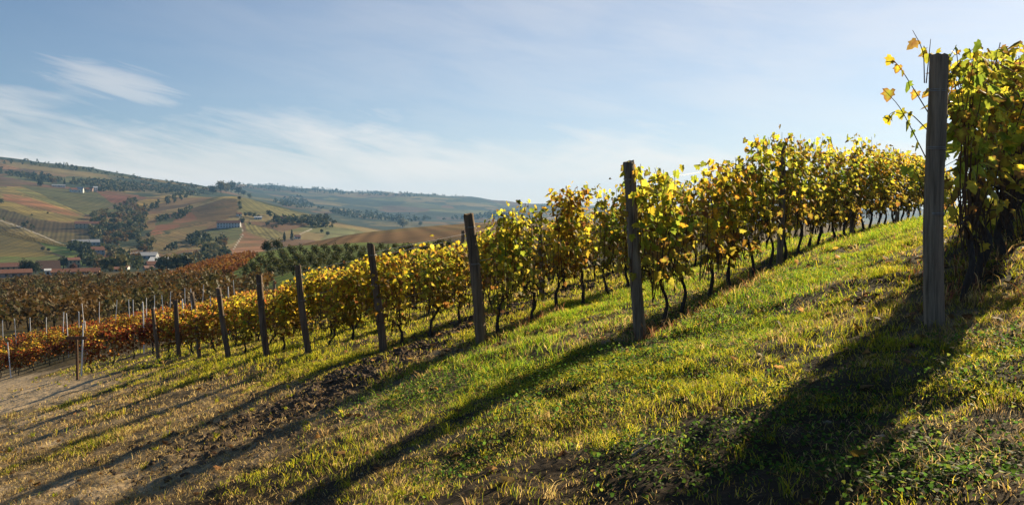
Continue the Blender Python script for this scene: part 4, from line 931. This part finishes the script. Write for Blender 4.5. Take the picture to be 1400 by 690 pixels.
# pale diagonal vine rows on the left slope
for q in range(3):
    A = hit1(-40, 294+q*6, 500); B = hit1(88, 336-q*0.5+q*1.5, 500); m_ = MB()
    for f in np.linspace(0, 1, 130):
        xx, yy = A[0]*(1-f)+B[0]*f, A[1]*(1-f)+B[1]*f
        crown(m_, (xx, yy, float(H(xx, yy))+.9), 1.2, 1.0, 30, .4, [((.26, .20, .06), .6), ((.2, .15, .05), .4)])
    tag(link('vine_row', m_.mesh('vine_row', False), M_crown), 'pale vine row slanting down the far slope, %s from the top' % ORD[q], 'vine row', 'pale vine rows above the bright meadow')

# ------------------------------------------------------------------ houses
CREAM = (.50, .38, .24); WHITE = (.62, .60, .56); GREY = (.33, .34, .36); PINK = (.48, .33, .26); OCH = (.42, .28, .13)
RT = (.19, .085, .055); RB = (.12, .07, .05); RG = (.30, .31, .33); RW = (.60, .60, .60)
def house(px0, px1, yt, yb, wall, roof, label, dmin, depth=9.0, roofk=0.4, yaw=0.0, nwin=4, storeys=1, chimney=False, cat='house', name='farmhouse', gate=False):
    b = hit1((px0+px1)/2, yb, dmin); d = b[1]; W = (px1-px0)/FPX*d; Ht = (yb-yt)/FPX*d
    hw = Ht*(1-roofk); hr = Ht*roofk
    ang_ = -math.atan2(b[0], b[1])+yaw
    zs = min(float(H(b[0]+dx_, b[1]+dy_)) for dx_ in (-W/2, W/2) for dy_ in (0, depth))
    r = empty(name, (b[0], b[1]+depth/2, b[2]), ang_); tag(r, label, cat)
    m_ = MB(); base = min(-0.5, zs-b[2]-0.3)
    box(m_, (0, 0, (hw+base)/2), (W, depth, hw-base), wall)
    v = np.array([(-W/2, -depth/2, hw), (-W/2, depth/2, hw), (-W/2, 0, hw+hr*0.93), (W/2, -depth/2, hw), (W/2, depth/2, hw), (W/2, 0, hw+hr*0.93)])
    m_.add(v, [[0, 2, 1], [3, 4, 5]], wall); link('wall', m_.mesh('house_wall', False), M_plaster, r)
    m_ = MB(); o1 = 0.45; e = hr*2*o1/depth; th = 0.22
    for sg in (-1, 1):
        q = np.array([(-W/2-o1, sg*(depth/2+o1), hw-e), (W/2+o1, sg*(depth/2+o1), hw-e), (W/2+o1, 0, hw+hr), (-W/2-o1, 0, hw+hr)])
        m_.add(np.vstack([q, q+[0, 0, th]]), [[0, 1, 2, 3], [7, 6, 5, 4], [0, 4, 5, 1], [1, 5, 6, 2], [3, 7, 4, 0], [2, 6, 7, 3]] if sg < 0 else [[3, 2, 1, 0], [4, 5, 6, 7], [1, 5, 4, 0], [2, 6, 5, 1], [0, 4, 7, 3], [3, 7, 6, 2]], roof)
    ro_ = link('roof', m_.mesh('house_roof', False), M_tile, r)
    if chimney:
        m_ = MB(); box(m_, (W*.2, .8, hw+hr*.9+.5), (.8, .8, 1.8), (.30, .16, .11)); link('chimney', m_.mesh('house_chimney', False), M_plaster, ro_)
    for sfl in range(storeys):
        zc = hw*(sfl+0.55)/storeys
        for k_ in range(nwin):
            xc = -W/2+W*(k_+0.5)/nwin; ww = min(1.3, W/nwin*.45); wh = min(1.7, hw/storeys*.5)
            m_ = MB(); box(m_, (xc, -depth/2-.02, zc), (ww, .12, wh), (.045, .045, .05)); fr = link('window', m_.mesh('house_window', False), M_pane, r)
            m_ = MB(); box(m_, (xc, -depth/2-.08, zc-wh/2-.1), (ww+.3, .25, .12), (.45, .42, .38)); link('sill', m_.mesh('window_sill', False), M_plaster, fr)
    m_ = MB(); box(m_, (W*.06, -depth/2-.02, min(1.1, hw*.4)), (1.1, .10, min(2.1, hw*.75)), (.12, .08, .05)); link('door', m_.mesh('house_door', False), M_pane, r)
    return r
house(-18, 33, 360, 370, OCH, RT, 'long ochre farm building with reddish tiles at the valley edge', 430, 10, .5, .05, 8)
house(-12, 31, 370, 380.5, PINK, RT, 'long brown-roofed farm building in front of the ochre one', 420, 9, .42, .03, 5)
house(43, 70, 357, 371, OCH, RB, 'big dark-roofed barn beside the cream farmhouse', 430, 14, .75, .1, 3)
house(87, 101, 352.5, 367, CREAM, RT, 'tall cream farmhouse under a low red roof', 450, 11, .22, .15, 3, 2, True)
house(61, 113, 372.5, 381, WHITE, RT, 'long low white building with red roof and dark openings', 420, 8, .45, -.04, 9)
house(104, 128, 368.5, 376, PINK, RT, 'low red-roofed annex behind the long white building', 430, 8, .6, -.1, 3)
house(57, 63.5, 371, 381, WHITE, RW, 'small white block at the end of the long low building', 415, 5, .2, 0, 1)
house(173, 206, 345.5, 354, GREY, RG, 'long shed with blue-grey metal roof in the village', 650, 22, .5, -.15, 6, cat='shed', name='industrial_shed')
house(198, 228, 352.5, 362, WHITE, RW, 'bright white-roofed shed in the village', 600, 24, .6, -.2, 4, cat='shed', name='industrial_shed')
house(197, 217, 357.5, 366, PINK, RT, 'red-roofed house right in front of the white-roofed shed', 560, 9, .5, .2, 4)
house(240, 261, 356.5, 364, WHITE, RT, 'white red-roofed house at the far end of the village', 600, 10, .5, -.2, 4)
house(193, 204, 366, 371.5, PINK, (.30, .17, .13), 'small pinkish house among trees below the white-roofed shed', 520, 8, .5, .2, 2)
house(215, 226, 366, 370.5, WHITE, RT, 'small white house half hidden among the village trees', 540, 8, .45, -.1, 2)
house(121, 137, 337.5, 350, GREY, RT, 'blue-grey house with red roof above the village trees', 650, 10, .35, .2, 3, 2)
house(97, 130, 328, 337, GREY, RG, 'long grey farm shed at the foot of the dark field', 750, 12, .4, .05, 7, cat='shed', name='farm_shed')
house(102, 134, 303, 313, CREAM, RT, 'long cream farmhouse with a red roof beside the valley woods', 900, 11, .3, .05, 7, 2, True)
house(96, 104, 257, 263, WHITE, RT, 'white hamlet house at the end nearest the dark tree', 1200, 11, .4, .3, 2)
house(104, 113, 256, 263.5, WHITE, RG, 'grey-roofed white house in the hamlet', 1200, 12, .4, -.2, 3)
house(114, 121, 257, 262.5, CREAM, RT, 'cream house in the middle of the hamlet', 1200, 10, .4, .2, 2)
house(121, 127, 256.5, 262, PINK, RT, 'pinkish house near the far end of the hamlet', 1200, 10, .4, -.3, 2)
house(128, 133, 255.5, 262.5, WHITE, RW, 'tall bright white house at the far end of the hamlet', 1200, 9, .25, 0, 2, 2)
house(72, 88, 252.5, 256, WHITE, RG, 'low white ridge farm above the brown field', 1300, 10, .4, 0, 5)
house(296, 326, 301.5, 311.5, (.50, .50, .52), RT, 'white hillside farmhouse with long red roof and shadowed front', 900, 12, .32, -.1, 8, 2)
house(381, 391, 296, 303, WHITE, RT, 'little white house with steep red roof among hillside trees', 900, 9, .5, .4, 2, 1, True)
house(347, 357, 296.5, 300.5, WHITE, RW, 'low white shed by the short row of trees', 900, 8, .3, 0, 2, cat='shed', name='farm_shed')
house(323, 329, 291, 296, WHITE, RT, 'small pale house on the lane up the central hill', 900, 8, .35, .2, 1)
house(259, 265, 261, 265.5, CREAM, RT, 'small house among the dark trees on the hill shoulder', 1100, 9, .4, 0, 2)
house(402, 409, 321.5, 327, WHITE, RT, 'small pale house at the end of the farm lane', 700, 8, .45, .2, 2)
house(306, 313, 256.5, 261, CREAM, RT, 'tiny house between trees on the hilltop', 1200, 8, .45, 0, 2)
house(150, 160, 366, 372, CREAM, RT, 'cream house in front of the village trees near the valley road', 480, 9, .45, .15, 3)
house(164, 171, 363, 368.5, WHITE, RT, 'small white house between the red annex and the village sheds', 520, 8, .45, -.2, 2)
house(229, 239, 360, 366, CREAM, RT, 'cream house between the white-roofed shed and the last village house', 560, 9, .45, .1, 3)
house(140, 147, 349, 354.5, PINK, RT, 'pinkish house above the village trees beside the blue-grey house', 640, 8, .45, -.1, 2)
house(52, 57, 250.5, 254, CREAM, RT, 'small cream house at the near end of the ridge farm', 1300, 9, .4, .2, 2)
